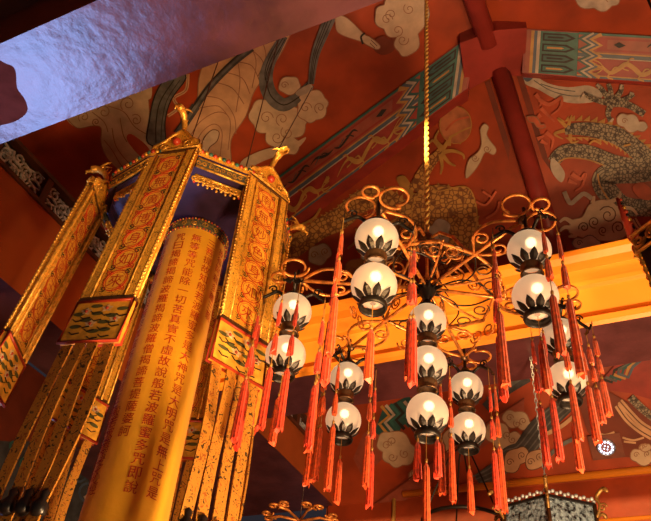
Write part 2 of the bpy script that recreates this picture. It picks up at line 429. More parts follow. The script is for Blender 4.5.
for q in ([(480, 180), (455, 150), (440, 160)], [(480, 180), (500, 150), (520, 145), (535, 160)], [(480, 185), (510, 180), (540, 190), (545, 205)], [(480, 190), (500, 215), (520, 225)], [(475, 190), (480, 225), (475, 250)]):
    p.stroke(A(q), lambda t: 4.5 - 3 * t, 'gold_paint')
pc = (455.7, 125)
pe = [(pc[0] + 16 * math.cos(i * PI / 6), pc[1] + 18.5 * math.sin(i * PI / 6)) for i in range(12)]
p.fill(pe, 'pearl'); p.outline(pe, 0.8, 'gold_paint')
p.stroke(A([(490, 120), (520, 90), (560, 80)]), 2.0, 'flame'); p.stroke(A([(500, 140), (540, 120), (565, 110)]), 1.5, 'gold_paint')
for q in ([(480, 170), (460, 145), (470, 120)], [(500, 165), (505, 140), (525, 130)]): p.stroke(A(q), lambda t: 4 - 2.5 * t, 'gold_paint')
cl = A([(592, 118), (604, 100), (618, 110), (612, 130), (622, 150), (640, 175), (632, 192), (608, 185), (592, 215), (575, 240), (552, 262), (550, 240), (560, 205), (585, 185), (596, 160)])
p.fill(cl, 'cream'); p.outline(cl, 0.8, 'line_soft'); p.spiral(475, 158, 4, 'line_soft', 0.8); p.spiral(487, 149, 4, 'line_soft', 0.8)
for c in ([(85, 490), (110, 460), (150, 470), (140, 500), (100, 515)], [(420, 460), (450, 400), (490, 385), (500, 420), (470, 470), (440, 500)]):
    p.cloud(A(c), 'white', 'line_soft', 2, 4)
for c in ([(560, 480), (590, 440), (620, 450), (640, 490), (600, 520)], [(520, 560), (560, 540), (580, 570), (540, 600)], [(190, 540), (230, 500), (270, 520), (240, 570)]): p.cloud(A(c), 'gold_paint', 'line_soft', 2, 4)
for q in ([(580, 330), (610, 340), (640, 300)], [(600, 300), (630, 320)], [(300, 430), (330, 450), (320, 490)], [(610, 380), (640, 360), (650, 330)]): p.stroke(A(q), 2.2, 'flame')
for q in ([(60, 400), (100, 380), (120, 350)], [(40, 430), (70, 420)], [(200, 470), (230, 440), (225, 410)]): p.stroke(A(q), 2.4, 'gold_paint')
struct(mb, 'ceiling', 'red roof slope painted with a golden scaled dragon and pearl', 'ceiling')

# --- right dragon slope
mb = MB()
slab(mb, [V, V + dB * kb, V + dB * kb + dR * 4.0, V + dR * 4.0], pl_dragR, 'red_panel')
p = Paint(mb, pl_dragR)
B = lambda l: T(l, 520, 70, 2.893)
p.fill(B([(0, 10), (30, 8), (80, 38), (140, 50), (200, 45), (240, 70), (215, 92), (150, 96), (100, 82), (50, 55), (15, 40)]), 'white')
for q in ([(40, 30), (90, 60), (150, 75), (210, 72)], [(60, 40), (110, 55), (160, 62)]): p.stroke(B(q), 1.0, 'slate')
p.fill(B([(0, 10), (20, 5), (40, 18), (20, 34)]), 'blue_paint')
fl = B([(130, 172), (200, 172), (280, 190), (340, 232), (400, 285)])
fins(fl[::-1], 8, 'gold_paint', hgt=6, side=-1); fins(fl[::-1], 8, 'gold_paint', hgt=4, side=1)
p.stroke(fl, lambda t: 10 + 8 * min(1, t * 2), 'scale_grey', uv=0.30)
for q in ([(135, 165), (110, 140), (130, 150)], [(130, 175), (100, 185), (125, 200)], [(140, 160), (150, 130)], [(145, 185), (150, 210), (170, 205)]): p.stroke(B(q), lambda t: 4 - 3 * t, 'gold_paint')
b2 = B([(95, 268), (130, 236), (200, 240), (280, 268), (400, 285)])
p.stroke(b2, lambda t: 12 + 3 * math.sin(PI * t), 'scale_grey', uv=0.30); p.stroke([(x, y + 7) for x, y in b2], 1.2, 'gold_paint')
b3 = B([(430, 290), (340, 300), (270, 300), (240, 320), (260, 360), (310, 395), (420, 400)])
p.stroke(b3, lambda t: 15 + 7 * math.sin(PI * t), 'scale_grey', uv=0.30); p.stroke(B([(225, 300), (232, 335), (262, 380), (310, 415)]), 1.6, 'gold_paint')
p.fill(B([(325, 340), (350, 325), (379, 345), (379, 375), (345, 370)]), 'flame')
hub = (265, 98)
p.stroke(B([(360, 128), (310, 100), (265, 98)]), 7, 'scale_grey', uv=0.3)
for q in ([hub, (240, 60), (222, 42)], [hub, (262, 60), (255, 40)], [hub, (290, 65), (295, 42)], [hub, (305, 85), (330, 70)], [hub, (255, 125), (262, 150)], [hub, (215, 85), (185, 68)]):
    p.stroke(B(q), lambda t: 6.5 - 2.5 * t, 'scale_grey', uv=0.34)
for q in ([(222, 42), (232, 50)], [(262, 150), (270, 140)], [(330, 70), (318, 66)], [(295, 42), (290, 56)], [(185, 68), (178, 84)]): p.stroke(B(q), 2.2, 'white')
p.cloud(B([(280, 140), (310, 130), (345, 150), (370, 165), (340, 175), (300, 165)]), 'white', 'line_soft', 1, 3)
p.fill(B([(92, 255), (112, 270), (130, 300), (120, 325), (98, 305), (88, 280)]), 'white')
for q in ([(55, 85), (85, 100), (120, 80), (115, 110), (90, 130)], [(60, 110), (80, 130), (100, 150)], [(75, 180), (95, 200), (90, 230)], [(60, 205), (80, 215)], [(150, 300), (175, 315), (190, 300), (180, 335), (160, 350)], [(45, 70), (60, 90), (58, 105)], [(140, 320), (165, 330)], [(60, 130), (40, 145)], [(50, 200), (70, 190)]):
    p.stroke(B(q), lambda t: 4.5 - 3 * t, 'flame')
p.stroke(B([(128, 352), (145, 385), (165, 372), (185, 358), (208, 372)]), 4.5, 'white')
hd = B([(140, 470), (150, 435), (180, 425), (200, 390), (235, 375), (272, 385), (300, 420), (320, 450), (300, 485), (250, 495), (180, 485)])
p.fill(hd, 'cream'); p.outline(hd, 0.8, 'line_soft')
for q in ([(150, 440), (130, 430), (115, 440)], [(160, 460), (130, 455), (112, 470)], [(165, 480), (140, 482)], [(250, 385), (285, 370), (290, 350)], [(280, 400), (320, 400), (340, 420)], [(210, 385), (215, 365)]): p.stroke(B(q), lambda t: 5 - 3 * t, 'cream')
for x, y, r in ((255, 420, 28), (215, 440, 18), (285, 455, 20), (185, 455, 16), (240, 465, 14)): p.spiral(520 + x / 2.893, 70 + y / 2.893, r / 2.893, 'line', 1.1, 1.5, x)
for q in ([(330, 430), (350, 460), (379, 470)], [(320, 470), (350, 490), (379, 490)], [(230, 510), (300, 505), (379, 480)]): p.stroke(B(q), 5, 'tan'); p.stroke(B(q), 1, 'line')
p.cloud(B([(150, 500), (180, 488), (225, 492), (232, 508), (180, 515)]), 'white', 'slate', 1, 3)
p.cloud(B([(20, 135), (60, 158), (75, 165), (40, 152)]), 'flame', 'line_soft', 0)
for q in ([(300, 220), (320, 215)], [(200, 215), (215, 205), (235, 215)]): p.stroke(B(q), 2.0, 'gold_paint')
struct(mb, 'ceiling', 'red roof slope painted with a grey scaled dragon', 'ceiling')

# --- painted ribs (box beams) with teal chevrons, black scrolls and gold dragons
def bil(c, s, t): return (c[0] * (1 - s) + c[1] * s) * (1 - t) + (c[3] * (1 - s) + c[2] * s) * t
def rib(name, label, top0, top1, bot0, bot1, pt_, pb_, under):
    mb = MB()
    c = [pt_.hit(*top0, .02), pt_.hit(*top1, .02), pb_.hit(*bot1, .22), pb_.hit(*bot0, .22)]
    c[2] = Plane(c[0], c[1], c[3]).hit(*bot1)
    n = (c[1] - c[0]).cross(c[3] - c[0]).normalized()
    if n.dot(EYEV - c[0]) < 0: n = -n
    lo = [pb_.hit(bot0[0], bot0[1] + under, -.03), pb_.hit(bot1[0], bot1[1] + under, -.03)]
    mb.add(c + lo, [(0, 1, 2, 3), (3, 2, 5, 4), (0, 3, 4), (1, 5, 2), (0, 4, 5, 1)], 'red_wood')
    mb.add([c[3] - n * .004, c[2] - n * .004, lo[1], lo[0]], [(0, 1, 2, 3)], 'red_dark')  # underside sheet darkened, shade below the beam put into its colour
    L = (c[1] - c[0]).length; W = (c[3] - c[0]).length; kk = [0]
    def pt(s, t):
        return bil(c, s, t) + n * (0.004 + kk[0] * 0.0006)
    def q(pts, m): kk[0] += 1; mb.poly([pt(s, t) for s, t in pts], m)
    def band(t0, t1, m, s0, s1): q([(s0, t0), (s1, t0), (s1, t1), (s0, t1)], m)
    def line(pts, w, m, sm=True):
        kk[0] += 1
        pp = smooth(pts, False, 5) if sm else pts
        vs = []
        for i, (s, t) in enumerate(pp):
            a, b = pp[max(i - 1, 0)], pp[min(i + 1, len(pp) - 1)]
            dx, dy = (b[0] - a[0]) * L, (b[1] - a[1]) * W; l = math.hypot(dx, dy) or 1
            ww = (w(i / (len(pp) - 1)) if callable(w) else w) / 2
            for g in (1, -1): vs.append(pt(s - dy / l * ww * g / L, t + dx / l * ww * g / W))
        mb.add(vs, [(2 * i, 2 * i + 1, 2 * i + 3, 2 * i + 2) for i in range(len(pp) - 1)], m)
    u = W / L                                       # one beam width as a fraction of its length
    s0 = 0.05 * u; e = 1.0
    for (a, b2, m) in ((0.0, .10, 'band_rose'), (.10, .17, 'gold_paint'), (.17, .24, 'blue_paint'), (.24, .31, 'white')):
        band(0.02, 0.98, m, s0 + a * u, s0 + b2 * u)
    c0, c1_ = s0 + .31 * u, s0 + 1.15 * u
    band(.02, .98, 'teal', c0, c1_)
    for i in range(4):
        ta, tb = .04 + i * .235, .04 + i * .235 + .215
        tm = (ta + tb) / 2
        q([(c0 + .05 * u, ta + .02), (c1_ - .25 * u, ta + .02), (c1_ - .06 * u, tm), (c1_ - .25 * u, tb - .02), (c0 + .05 * u, tb - .02)], 'ink')
        q([(c0 + .09 * u, ta + .055), (c1_ - .3 * u, ta + .055), (c1_ - .16 * u, tm), (c1_ - .3 * u, tb - .055), (c0 + .09 * u, tb - .055)], 'teal' if i % 2 else 'teal_dark')
        q([(c0 + .16 * u, tm - .02), (c1_ - .36 * u, tm - .02), (c1_ - .3 * u, tm), (c1_ - .36 * u, tm + .02), (c0 + .16 * u, tm + .02)], 'gold_paint' if i % 2 else 'ink')
    band(.02, .98, 'band_red', c1_, e)
    # long bands
    band(.0, .05, 'teal', c1_, e)
    band(.05, .42, 'band_rose', c1_, e)
    band(.085, .385, 'band_red', c1_ + .4 * u, e)
    band(.13, .34, 'band_rose', c1_ + .62 * u, e)
    band(.42, .45, 'gold_paint', c1_, e); band(.45, .53, 'blue_paint', c1_, e); band(.53, .555, 'white', c1_, e)
    band(.93, .955, 'gold_paint', c1_, e); band(.955, 1.0, 'blue_paint', c1_, e)
    # zigzag edge between the chevrons and the long bands
    zz = []
    for i in range(9): zz.append((c1_ + (.02 if i % 2 else .24) * u, .02 + i * .12))
    for dx, m in ((0, 'teal_dark'), (.09, 'white'), (.17, 'blue_paint'), (.25, 'gold_paint')):
        line([(s + dx * u, t) for s, t in zz], .085 * W, m, False)
    # black scroll work of the upper band
    s = c1_ + .75 * u
    q([(s, .235), (s + .12 * u, .17), (s + .26 * u, .235), (s + .12 * u, .30)], 'ink'); s += .7 * u
    i = 0
    while s < e - .7 * u:
        line([(s, .25), (s + .12 * u, .17 + .1 * (i % 2)), (s + .28 * u, .24), (s + .45 * u, .30 - .12 * (i % 2)), (s + .6 * u, .235)], lambda t: W * (.05 * math.sin(PI * t) + .006), 'ink')
        line([(s + .1 * u, .29), (s + .22 * u, .20), (s + .3 * u, .19)], W * .02, 'ink'); line([(s + .35 * u, .19), (s + .48 * u, .29)], W * .02, 'teal_dark')
        s += .62 * u; i += 1
    # gold dragons of the lower band
    s = c1_ + .55 * u; i = 0
    while s < e - 1.2 * u:
        wv = [(s + j * .16 * u, .745 + .11 * math.sin(j * 1.5 + i)) for j in range(10)]
        line(wv, lambda t: W * (.09 * math.sin(PI * (0.15 + t * 0.85)) + .015), 'gold_paint')
        for j in (1, 3, 5, 7):
            x, y = wv[j]
            line([(x, y), (x + .08 * u, y - .12), (x + .16 * u, y - .13)], W * .03, 'gold_paint'); line([(x, y), (x - .06 * u, y + .10), (x + .06 * u, y + .14)], W * .03, 'gold_paint')
        x, y = wv[0]
        for d in (-.12, -.04, .05, .12): line([(x + .02 * u, y), (x - .1 * u, y + d), (x - .2 * u, y + d * 1.2)], W * .025, 'gold_paint')
        s += 1.75 * u
        q([(s - .12 * u, .74), (s - .04 * u, .66), (s + .05 * u, .74), (s - .04 * u, .82)], 'gold_paint')
        s += .1 * u; i += 1
    return struct(mb, name, label, 'beam')
rib('painted_beam', 'painted roof beam with black scrolls and gold dragons behind the hanging rope', (477, 30), (215, 223), (468, 88), (225, 269), pl_deity, pl_dragL, 14)
rib('painted_beam', 'painted roof beam with teal chevrons running to the right edge', (525, 29), (740, 41), (522, 73), (740, 88), pl_right, pl_dragR, 5)
# --- crimson junction block, round ridge pole and centre rafter
mb = MB()
nf = [at_h(x, y, H - .27) for x, y in ((466, 92), (493, 76), (524, 76), (527, 28), (497, 30), (460, 43))]
nn = (nf[1] - nf[0]).cross(nf[3] - nf[0]).normalized()
if nn.dot(EYEV - nf[0]) < 0: nn = -nn
mb.poly(nf, 'red_wood', 0.45, nn)
struct(mb, 'roof_joint', 'crimson block where the painted roof beams meet', 'beam')
mb = MB()
a = at_h(489, 44, H - .2); mb.tube([a, a + Vector((-.02, -1.5, 0)), a + Vector((-.02, -8.5, 0))], .125, 'red_wood', 14)
struct(mb, 'ridge_pole', 'round red roof pole above the painted beam junction', 'pole')
mb = MB()
bn = (pl_dragL.n + pl_dragR.n).normalized()
q0, q1 = at_h(500, 70, H - .2), BS + bn * .06
dirb = (q1 - q0)
mb.tube([q0, q0 + dirb * 1.75], .125, 'red_wood', 12)
struct(mb, 'rafter', 'crimson rafter between the two dragon paintings', 'rafter')
mb = MB()
for pl, sd in ((pl_dragR, 1), (pl_dragL, -1)):
    sv = (dR if sd > 0 else dL).normalized() * .22
    mb.tube([q0 + sv - bn * .12, q0 + dirb * 1.7 + sv - bn * .12], .05, 'red_dark', 4)
struct(mb, 'trim_1', 'dark fillets along both sides of the rafter', 'trim')

# --- tie beams
def profile_x(mb, prof, x0, x1, m, mats=None):
    k = len(prof)
    vs = [(x0, y, h + EYE) for y, h in prof] + [(x1, y, h + EYE) for y, h in prof]
    for i in range(k):
        j = (i + 1) % k
        mb.add([vs[i], vs[j], vs[j + k], vs[i + k]], [(0, 1, 2, 3)], mats[i] if mats else m)
    mb.poly(vs[:k], m); mb.poly(vs[k:], m)
mb = MB()
pr = [(6.86, HB), (YB, HB), (YB - .03, HB + .03), (YB - .03, HB + .10), (YB + .02, HB + .12), (YB + .16, HB + .13), (YB + .16, HB + .18), (YB + .03, HB + .20), (YB + .03, HB + .50), (YB - .01, HB + .52), (YB - .01, HB + .57), (YB + .07, HB + .61), (YB + .07, HT - .20), (YB - .03, HT - .17), (YB - .09, HT - .12), (YB - .09, HT - .05), (YB - .04, HT), (6.86, HT)]
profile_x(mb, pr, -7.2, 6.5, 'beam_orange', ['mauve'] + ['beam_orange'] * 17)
struct(mb, 'tie_beam', 'brightly lit orange tie beam with mouldings behind the chandelier', 'beam')
mb = MB()
y0, y1 = 1.40, 2.13
pr = [(y1, HB), (y0, HB), (y0, HB + .06), (y0 + .05, HB + .10), (y0 + .05, HB + .2), (y0 + .1, HB + .26), (y0 + .1, HT - .1), (y0, HT), (y1, HT)]
profile_x(mb, pr, -7.5, 4.0, 'brown_dark', ['mauve'] + ['brown_dark'] * 7 + ['beam_dimmed'])
M['mauve_matt'] = mat('matt maroon patch', (0.10, 0.03, 0.034), 0.95, spec=0.0)
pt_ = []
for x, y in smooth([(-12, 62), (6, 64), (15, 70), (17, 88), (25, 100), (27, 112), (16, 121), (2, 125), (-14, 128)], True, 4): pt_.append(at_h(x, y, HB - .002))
mb.poly(pt_, 'mauve_matt')  # darker matt patch on the underside of the beam
struct(mb, 'tie_beam', 'maroon tie beam overhead with bluish daylight on its underside', 'beam')
def side_beam(x, ya, yb, top, wid, fr_h, label):
    mb = MB()
    mb.add([(x, ya, HB + EYE), (x, yb, HB + EYE), (x, yb, top + EYE), (x, ya, top + EYE)], [(0, 1, 2, 3)], 'beam_dimmed')
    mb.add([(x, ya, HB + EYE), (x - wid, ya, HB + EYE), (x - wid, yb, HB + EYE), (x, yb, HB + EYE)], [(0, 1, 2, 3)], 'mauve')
    mb.box((x - wid / 2 - .002, (ya + yb) / 2, (HB + top) / 2 + EYE + .003), (wid - .006, yb - ya, top - HB - .006), 'beam_dimmed')
    struct(mb, 'side_beam', label, 'beam')
def frieze(name, x, ya, yb, h0, h1, label, cell=.75):
    mb = MB()
    z0, z1 = h0 + EYE, h1 + EYE
    mb.box((x - .10, (ya + yb) / 2, (z0 + z1) / 2), (.06, yb - ya, z1 - z0), 'black')
    for z in (z0, z1): mb.box((x - .03, (ya + yb) / 2, z), (.12, yb - ya, .05), 'brown_dark')
    y = ya; i = 0
    while y < yb - .1:
        mb.box((x - .035, y, (z0 + z1) / 2), (.10, .09, z1 - z0 - .05), 'brown_dark')
        w = min(cell, yb - y) - .12
        zc = (z0 + z1) / 2; hh = (z1 - z0) / 2 - .04
        nc = max(2, int(w / .15))
        for j in range(nc * 2):
            cy = y + .08 + (j // 2 + .5) * w / nc; r = min(hh * .56, w / nc * .56)
            zc = (z0 + z1) / 2 + (hh * .45 if j % 2 else -hh * .45)
            sg = 1 if (i + j + j // 2) % 2 else -1
            mb.tube([(x - .055, cy + r * (1 - .8 * q / 14) * math.cos(q * .65 * sg + j), zc + sg * hh * .2 + r * (1 - .8 * q / 14) * math.sin(q * .65 * sg + j)) for q in range(15)], .016, 'silver', 4)
            mb.tube([(x - .055, cy - w / nc * .5, zc - sg * hh * .3), (x - .05, cy, zc - sg * hh * .15), (x - .055, cy + w / nc * .5, zc - sg * hh * .35)], .014, 'silver', 4)
        y += cell; i += 1
    struct(mb, name, label, 'frieze')
side_beam(XB, -2.0, YB, 5.5, .85, 0, 'dimmed orange side beam beneath the silver carved frieze at left')
frieze('trim_2', XB, -1.0, YB, 5.52, 5.92, 'dark frieze with silver scroll carving at upper left')
side_beam(-4.72, 6.86, 9.6, 4.98, 3.4, 0, 'orange brown side beam seen past the hanging red tassels')
frieze('trim_3', -4.72, 6.9, 9.6, 5.0, 5.25, 'small dark frieze above the side beam behind the tassels', .6)
mb = MB()
mb.box((XB - 2.4, 2.0, 6.75 + EYE), (.1, 8.6, 2.1), 'beam_dimmed')
struct(mb, 'wall_left', 'plain dark orange wall above the silver frieze', 'wall')

# --- next bay seen below the far tie beam
QA, QB, QC = Vector((0, 7.6, 5.86 + EYE)), Vector((1, 7.6, 5.86 + EYE)), Vector((0, 9.5, 4.41 + EYE))
pl_q = Plane(QA, QB, QC)
mb = MB()
mb.poly([(-4.72, 7.6, 5.86 + EYE), (5, 7.6, 5.86 + EYE), (5, 9.55, 4.372 + EYE), (-4.72, 9.55, 4.372 + EYE)], 'red_panel', .05, pl_q.n)
p = Paint(mb, pl_q)
G = lambda l: T(l, 340, 350, 3.04)
K = lambda l: T(l, 480, 330, 3.72)
p.fill(G([(40, 330), (70, 255), (120, 215), (140, 250), (130, 330), (70, 390)]), 'band_rose', sm=False)
p.fill(G([(105, 250), (130, 180), (205, 140), (330, 60), (330, 110), (215, 205), (150, 280)]), 'teal_dark', sm=False)
for d, m in ((0, 'gold_paint'), (14, 'white'), (28, 'teal'), (42, 'ink'), (56, 'teal'), (70, 'white')):
    p.stroke(G([(125 + d, 170 - d * .2), (150 + d, 200 - d * .2), (120 + d * 1.2, 225 - d * .3), (150 + d * 1.1, 262 - d * .5)]), 3.2, m, raw=True)
p.fill(G([(205, 110), (330, 30), (330, 70), (215, 150)]), 'band_rose', sm=False)
for c in ([(115, 275), (150, 250), (215, 285), (225, 325), (190, 350), (150, 345), (130, 310)], [(210, 380), (235, 365), (240, 390), (220, 402)], [(330, 240), (370, 250), (375, 300), (345, 320), (320, 290)]):
    p.cloud(G(c), 'cream', 'line_soft', 4, 5)
p.fill(G([(100, 475), (480, 200), (560, 150), (560, 215), (480, 265), (190, 462)]), 'band_rose', sm=False)
p.stroke(G([(100, 470), (480, 196), (560, 146)]), 1.2, 'red_dark', raw=True)
for c in ([(85, 315), (130, 305), (185, 340), (180, 365), (140, 360), (95, 345)], [(20, 375), (60, 345), (110, 385), (150, 390), (150, 420), (100, 445), (50, 420)]):
    p.cloud(K(c), 'cream', 'line_soft', 3, 4)
p.stroke(K([(20, 290), (90, 230), (180, 175)]), 10, 'slate_dark'); p.stroke(K([(30, 260), (100, 210), (170, 160)]), 6, 'slate')
sw = K([(-10, 560), (60, 520), (110, 470), (160, 450), (210, 380), (260, 330), (330, 270), (360, 250)])
p.stroke(sw, lambda t: 12 + 10 * math.sin(PI * t), 'slate_dark')
for d in (-6, -2, 3, 7): p.stroke([(x + d, y + d * .6 + 2 * math.sin(i * 2)) for i, (x, y) in enumerate(sw)], 1.4, 'slate')
for c in ([(90, 500), (140, 440), (180, 450), (150, 500), (100, 530)], [(170, 500), (215, 445), (240, 460), (200, 520)]): p.cloud(K(c), 'tan', 'line', 2, 4)
for q, m in (([(240, 390), (300, 360), (350, 320)], 'tan'), ([(255, 470), (300, 430), (360, 400)], 'slate')): p.stroke(K(q), 4, m)
dk = K([(365, 265), (440, 190), (480, 230), (640, 320), (640, 480), (500, 470), (400, 380)])
p.fill(dk, 'red_dark', sm=False)  # darker polygon paints the shading of a second slope into this plane
p.fill(K([(445, 195), (520, 110), (560, 95), (640, 60), (640, 260), (560, 235), (480, 225)]), 'band_red', sm=False)
for d, m in ((0, 'ink'), (16, 'slate'), (32, 'teal_dark'), (48, 'gold_paint'), (62, 'blue_paint')):
    p.stroke(K([(450 + d, 180 - d * .3), (490 + d, 195 - d * .3), (500 + d * 1.1, 150 - d * .2), (545 + d, 130 - d * .4)]), 3.0, m, raw=True)
for q in ([(520, 265), (560, 310), (600, 350), (650, 380)], [(510, 280), (545, 330), (590, 370), (640, 400)]): p.stroke(K(q), 6, 'tan'); p.stroke(K(q), 1.2, 'line')
p.stroke(K([(560, 250), (600, 290), (650, 330)]), 8, 'scale_grey', uv=.35)
for c in ([(560, 460), (590, 445), (640, 455), (640, 490), (580, 490)], [(590, 440), (615, 425), (640, 440)]): p.cloud(K(c), 'cream', 'line_soft', 2, 3)
for q in ([(530, 400), (570, 410), (610, 400)], [(535, 415), (580, 420)], [(420, 370), (460, 390), (500, 380)]): p.stroke(K(q), 2.0, 'tan')
struct(mb, 'ceiling', 'far roof slope with clouds seen below the orange beam', 'ceiling')
mb = MB()
mb.box((0.2, 9.72, 2.75 + EYE), (10, .4, 3.5), 'red_panel')
mb.tube([(-3.55, 9.43, 4.43 + EYE), (5, 9.43, 4.43 + EYE)], .055, 'beam_orange', 8)
mb.tube([(-3.55, 9.53, 3.85 + EYE), (5, 9.53, 3.85 + EYE)], .03, 'beam_orange', 8)
struct(mb, 'wall_back', 'dark red wall band under the far roof slope', 'wall')
mb = MB()
mb.box((-4.3, 9.62, 4.5 + EYE), (1.1, .12, 1.2), 'beam_dimmed'); mb.tube([(-3.72, 9.5, 3.4 + EYE), (-3.72, 9.5, 4.9 + EYE)], .03, 'gold_paint', 6)
struct(mb, 'trim_4', 'brown corner panel with a thin gilt strip behind the tassels', 'trim')
# left bay beyond the side beam
mb = MB()
WX = -8.2
pl_w = Plane(Vector((WX, 0, 0)), Vector((WX, 1, 0)), Vector((WX, 0, 1)))
mb.poly([(WX, 0, 1.0), (WX, 14, 1.0), (WX, 14, 7.0), (WX, 0, 7.0)], 'red_dark', .05, pl_w.n)
p = Paint(mb, pl_w)
p.fill([(-30, 450), (40, 440), (140, 400), (170, 440), (150, 560), (-30, 560)], 'slate_dark')
for i in range(26):
    x, y = -10 + (i * 37) % 160, 440 + (i * 23) % 110
    p.spiral(x, y, 7 + i % 4 * 2, ('white', 'teal', 'slate', 'blue_paint')[i % 4], 2.2, 1.3, i, 1 if i % 2 else -1)
for q, m in (([(95, 480), (115, 455), (130, 430), (145, 400)], 'blue_paint'), ([(85, 500), (105, 490), (120, 470)], 'white'), ([(0, 520), (15, 495), (40, 490)], 'blue_paint')): p.stroke(q, 8, m)
struct(mb, 'wall_left', 'shadowed wall painted with teal and white swirls at lower left', 'wall')
mb = MB(); mb.box((0, 4, -.05), (18, 18, .1), 'floor'); struct(mb, 'floor', 'terracotta hall floor', 'floor')

# ================================================================== CHANDELIER
HC = 3.18
CC = Vector((-1.228, 3.641, HC + EYE))
R_ARM = 0.90
ch = tag(empty('chandelier', CC), 'large six armed copper chandelier with white globe lamps and red tassels', 'chandelier')
# rope
rp = MB()
ztop = pl_deity.p - CC
dn = pl_deity.n
zt = (pl_deity.p - CC).dot(dn) / dn.z - .02
n = 120
for ph in (0, PI):
    rp.tube([(.010 * math.cos(ph + i * .9), .010 * math.sin(ph + i * .9), .46 + (zt - .46) * i / (n * 2)) for i in range(n * 2 + 1)], .0125, 'rope', 5)
rp.build('rope', ch)
hb = MB()
hb.lathe([(.0001, .36), (.02, .37), (.055, .43), (.06, .46), (.045, .50), (.02, .53), (.0001, .54)], 'brass_dark', 14)
hb.tube([(0, 0, -.05), (0, 0, .46)], .011, 'copper', 8)
hb.lathe([(.0001, -.12), (.025, -.10), (.06, -.04), (.065, .0), (.03, .04), (.0001, .05)], 'iron', 14)
for i in range(12):
    a = i * PI / 6
    hb.tube([(.05 * math.cos(a), .05 * math.sin(a), -.03), (.12 * math.cos(a), .12 * math.sin(a), .0), (.15 * math.cos(a), .15 * math.sin(a), -.05)], [.008, .008, .004], 'iron', 5)
hb.build('hub', ch)
def spiral3(c, r, e1, e2, turns=1.35, a0=0.0, sg=1, k=26, inner=.22):
    c = Vector(c); e1 = Vector(e1); e2 = Vector(e2)
    return [c + (e1 * math.cos(a0 + sg * turns * 2 * PI * i / k) + e2 * math.sin(a0 + sg * turns * 2 * PI * i / k)) * r * (1 - (1 - inner) * i / k) for i in range(k + 1)]
ex, ey, ez = (1, 0, 0), (0, 1, 0), (0, 0, 1)
am = MB()
am.tube([(.04, 0, 0), (.45, 0, .0), (.88, 0, 0)], .013, 'copper', 6)
am.tube([(.03, 0, .46), (.14, 0, .44), (.27, 0, .30), (.38, 0, .10), (.47, 0, .01)], .012, 'copper', 6)
am.ball((.88, 0, 0), .03, 'brass_dark')
sc = MB()
UPZ = Vector((0, 0, 1))
for sg in (1, -1):
    sc.tube(spiral3((.93, sg * .115, .02), .10, ex, ey, 1.05, PI, sg, 26, .72), .008, 'copper', 6, flat=1.6, up=UPZ)
    sc.tube(spiral3((.60, sg * .075, .0), .06, ex, ey, 1.3, PI, -sg, 26, .35), .007, 'copper', 6, flat=1.5, up=UPZ)
    sc.tube(smooth([(.48, sg * .02, 0), (.60, sg * .13, 0), (.74, sg * .13, 0), (.86, sg * .02, 0)], False), .008, 'copper', 6, flat=1.6, up=UPZ)
    sc.tube(smooth([(.05, sg * .02, 0), (.2, sg * .13, 0), (.34, sg * .12, 0), (.45, sg * .02, 0)], False), .006, 'iron', 6)
sc.tube(spiral3((1.03, 0, .02), .055, ex, ey, 1.0, PI, 1, 26, .8), .008, 'copper', 6, flat=1.6, up=UPZ)
sc.tube(spiral3((.20, 0, .17), .075, ex, ez, 1.5, -PI / 2, 1), .007, 'copper', 6)
sc.tube(spiral3((.33, 0, .085), .05, ex, ez, 1.5, 0, -1), .006, 'copper', 6)
sc.tube(spiral3((.12, 0, .30), .05, ex, ez, 1.5, 0, -1), .006, 'iron', 6)
# half ring scallop to the next arm with hanging scrolls below it
c6, s6 = math.cos(PI / 6), math.sin(PI / 6)
rg = MB()
mid = Vector((.36 * c6, .36 * s6, 0)); e60 = Vector((.47 * math.cos(PI / 3), .47 * math.sin(PI / 3), 0))
rg.tube(smooth([(.47, 0, 0), (.47 * c6 + .05, .47 * s6 - .03, -.02), tuple(Vector((.50 * c6, .50 * s6, -.03))), tuple(e60)], False), .010, 'copper', 6, flat=1.5, up=UPZ)
tn = Vector((-s6, c6, 0)); od = Vector((c6, s6, 0))
for g in (1, -1):
    rg.tube(spiral3(od * .42 + tn * g * .09 + Vector((0, 0, -.02)), .065, tn * g, od, 1.3, 0, 1, 26, .35), .006, 'brass_dark', 6)
    rg.tube(spiral3(od * .52 + tn * g * .06 + Vector((0, 0, -.12)), .06, tn * g, ez, 1.4, 0, -1), .006, 'copper', 6)
rg.tube(smooth([tuple(od * .1), tuple(od * .3 + Vector((0, 0, -.03))), tuple(od * .52 + Vector((0, 0, -.02)))], False), .008, 'copper', 6)
arm_objs = []
for kx in range(6):
    a = math.radians(-90 + 60 * kx)
    dr = math.radians((4.5, 0, 0, 0, 3, 5)[kx])
    if kx == 0:
        ao = am.build('arm', ch, (0, 0, 0), a); ao.rotation_euler.y = dr; so = sc.build('scroll', ao); ro = rg.build('ring', ch, (0, 0, 0), a)
    else:
        n_ = ao.copy(); COL.objects.link(n_); n_.rotation_euler = (0, dr, a)
        c_ = so.copy(); COL.objects.link(c_); c_.parent = n_
        r_ = ro.copy(); COL.objects.link(r_); r_.rotation_euler = (0, 0, a)
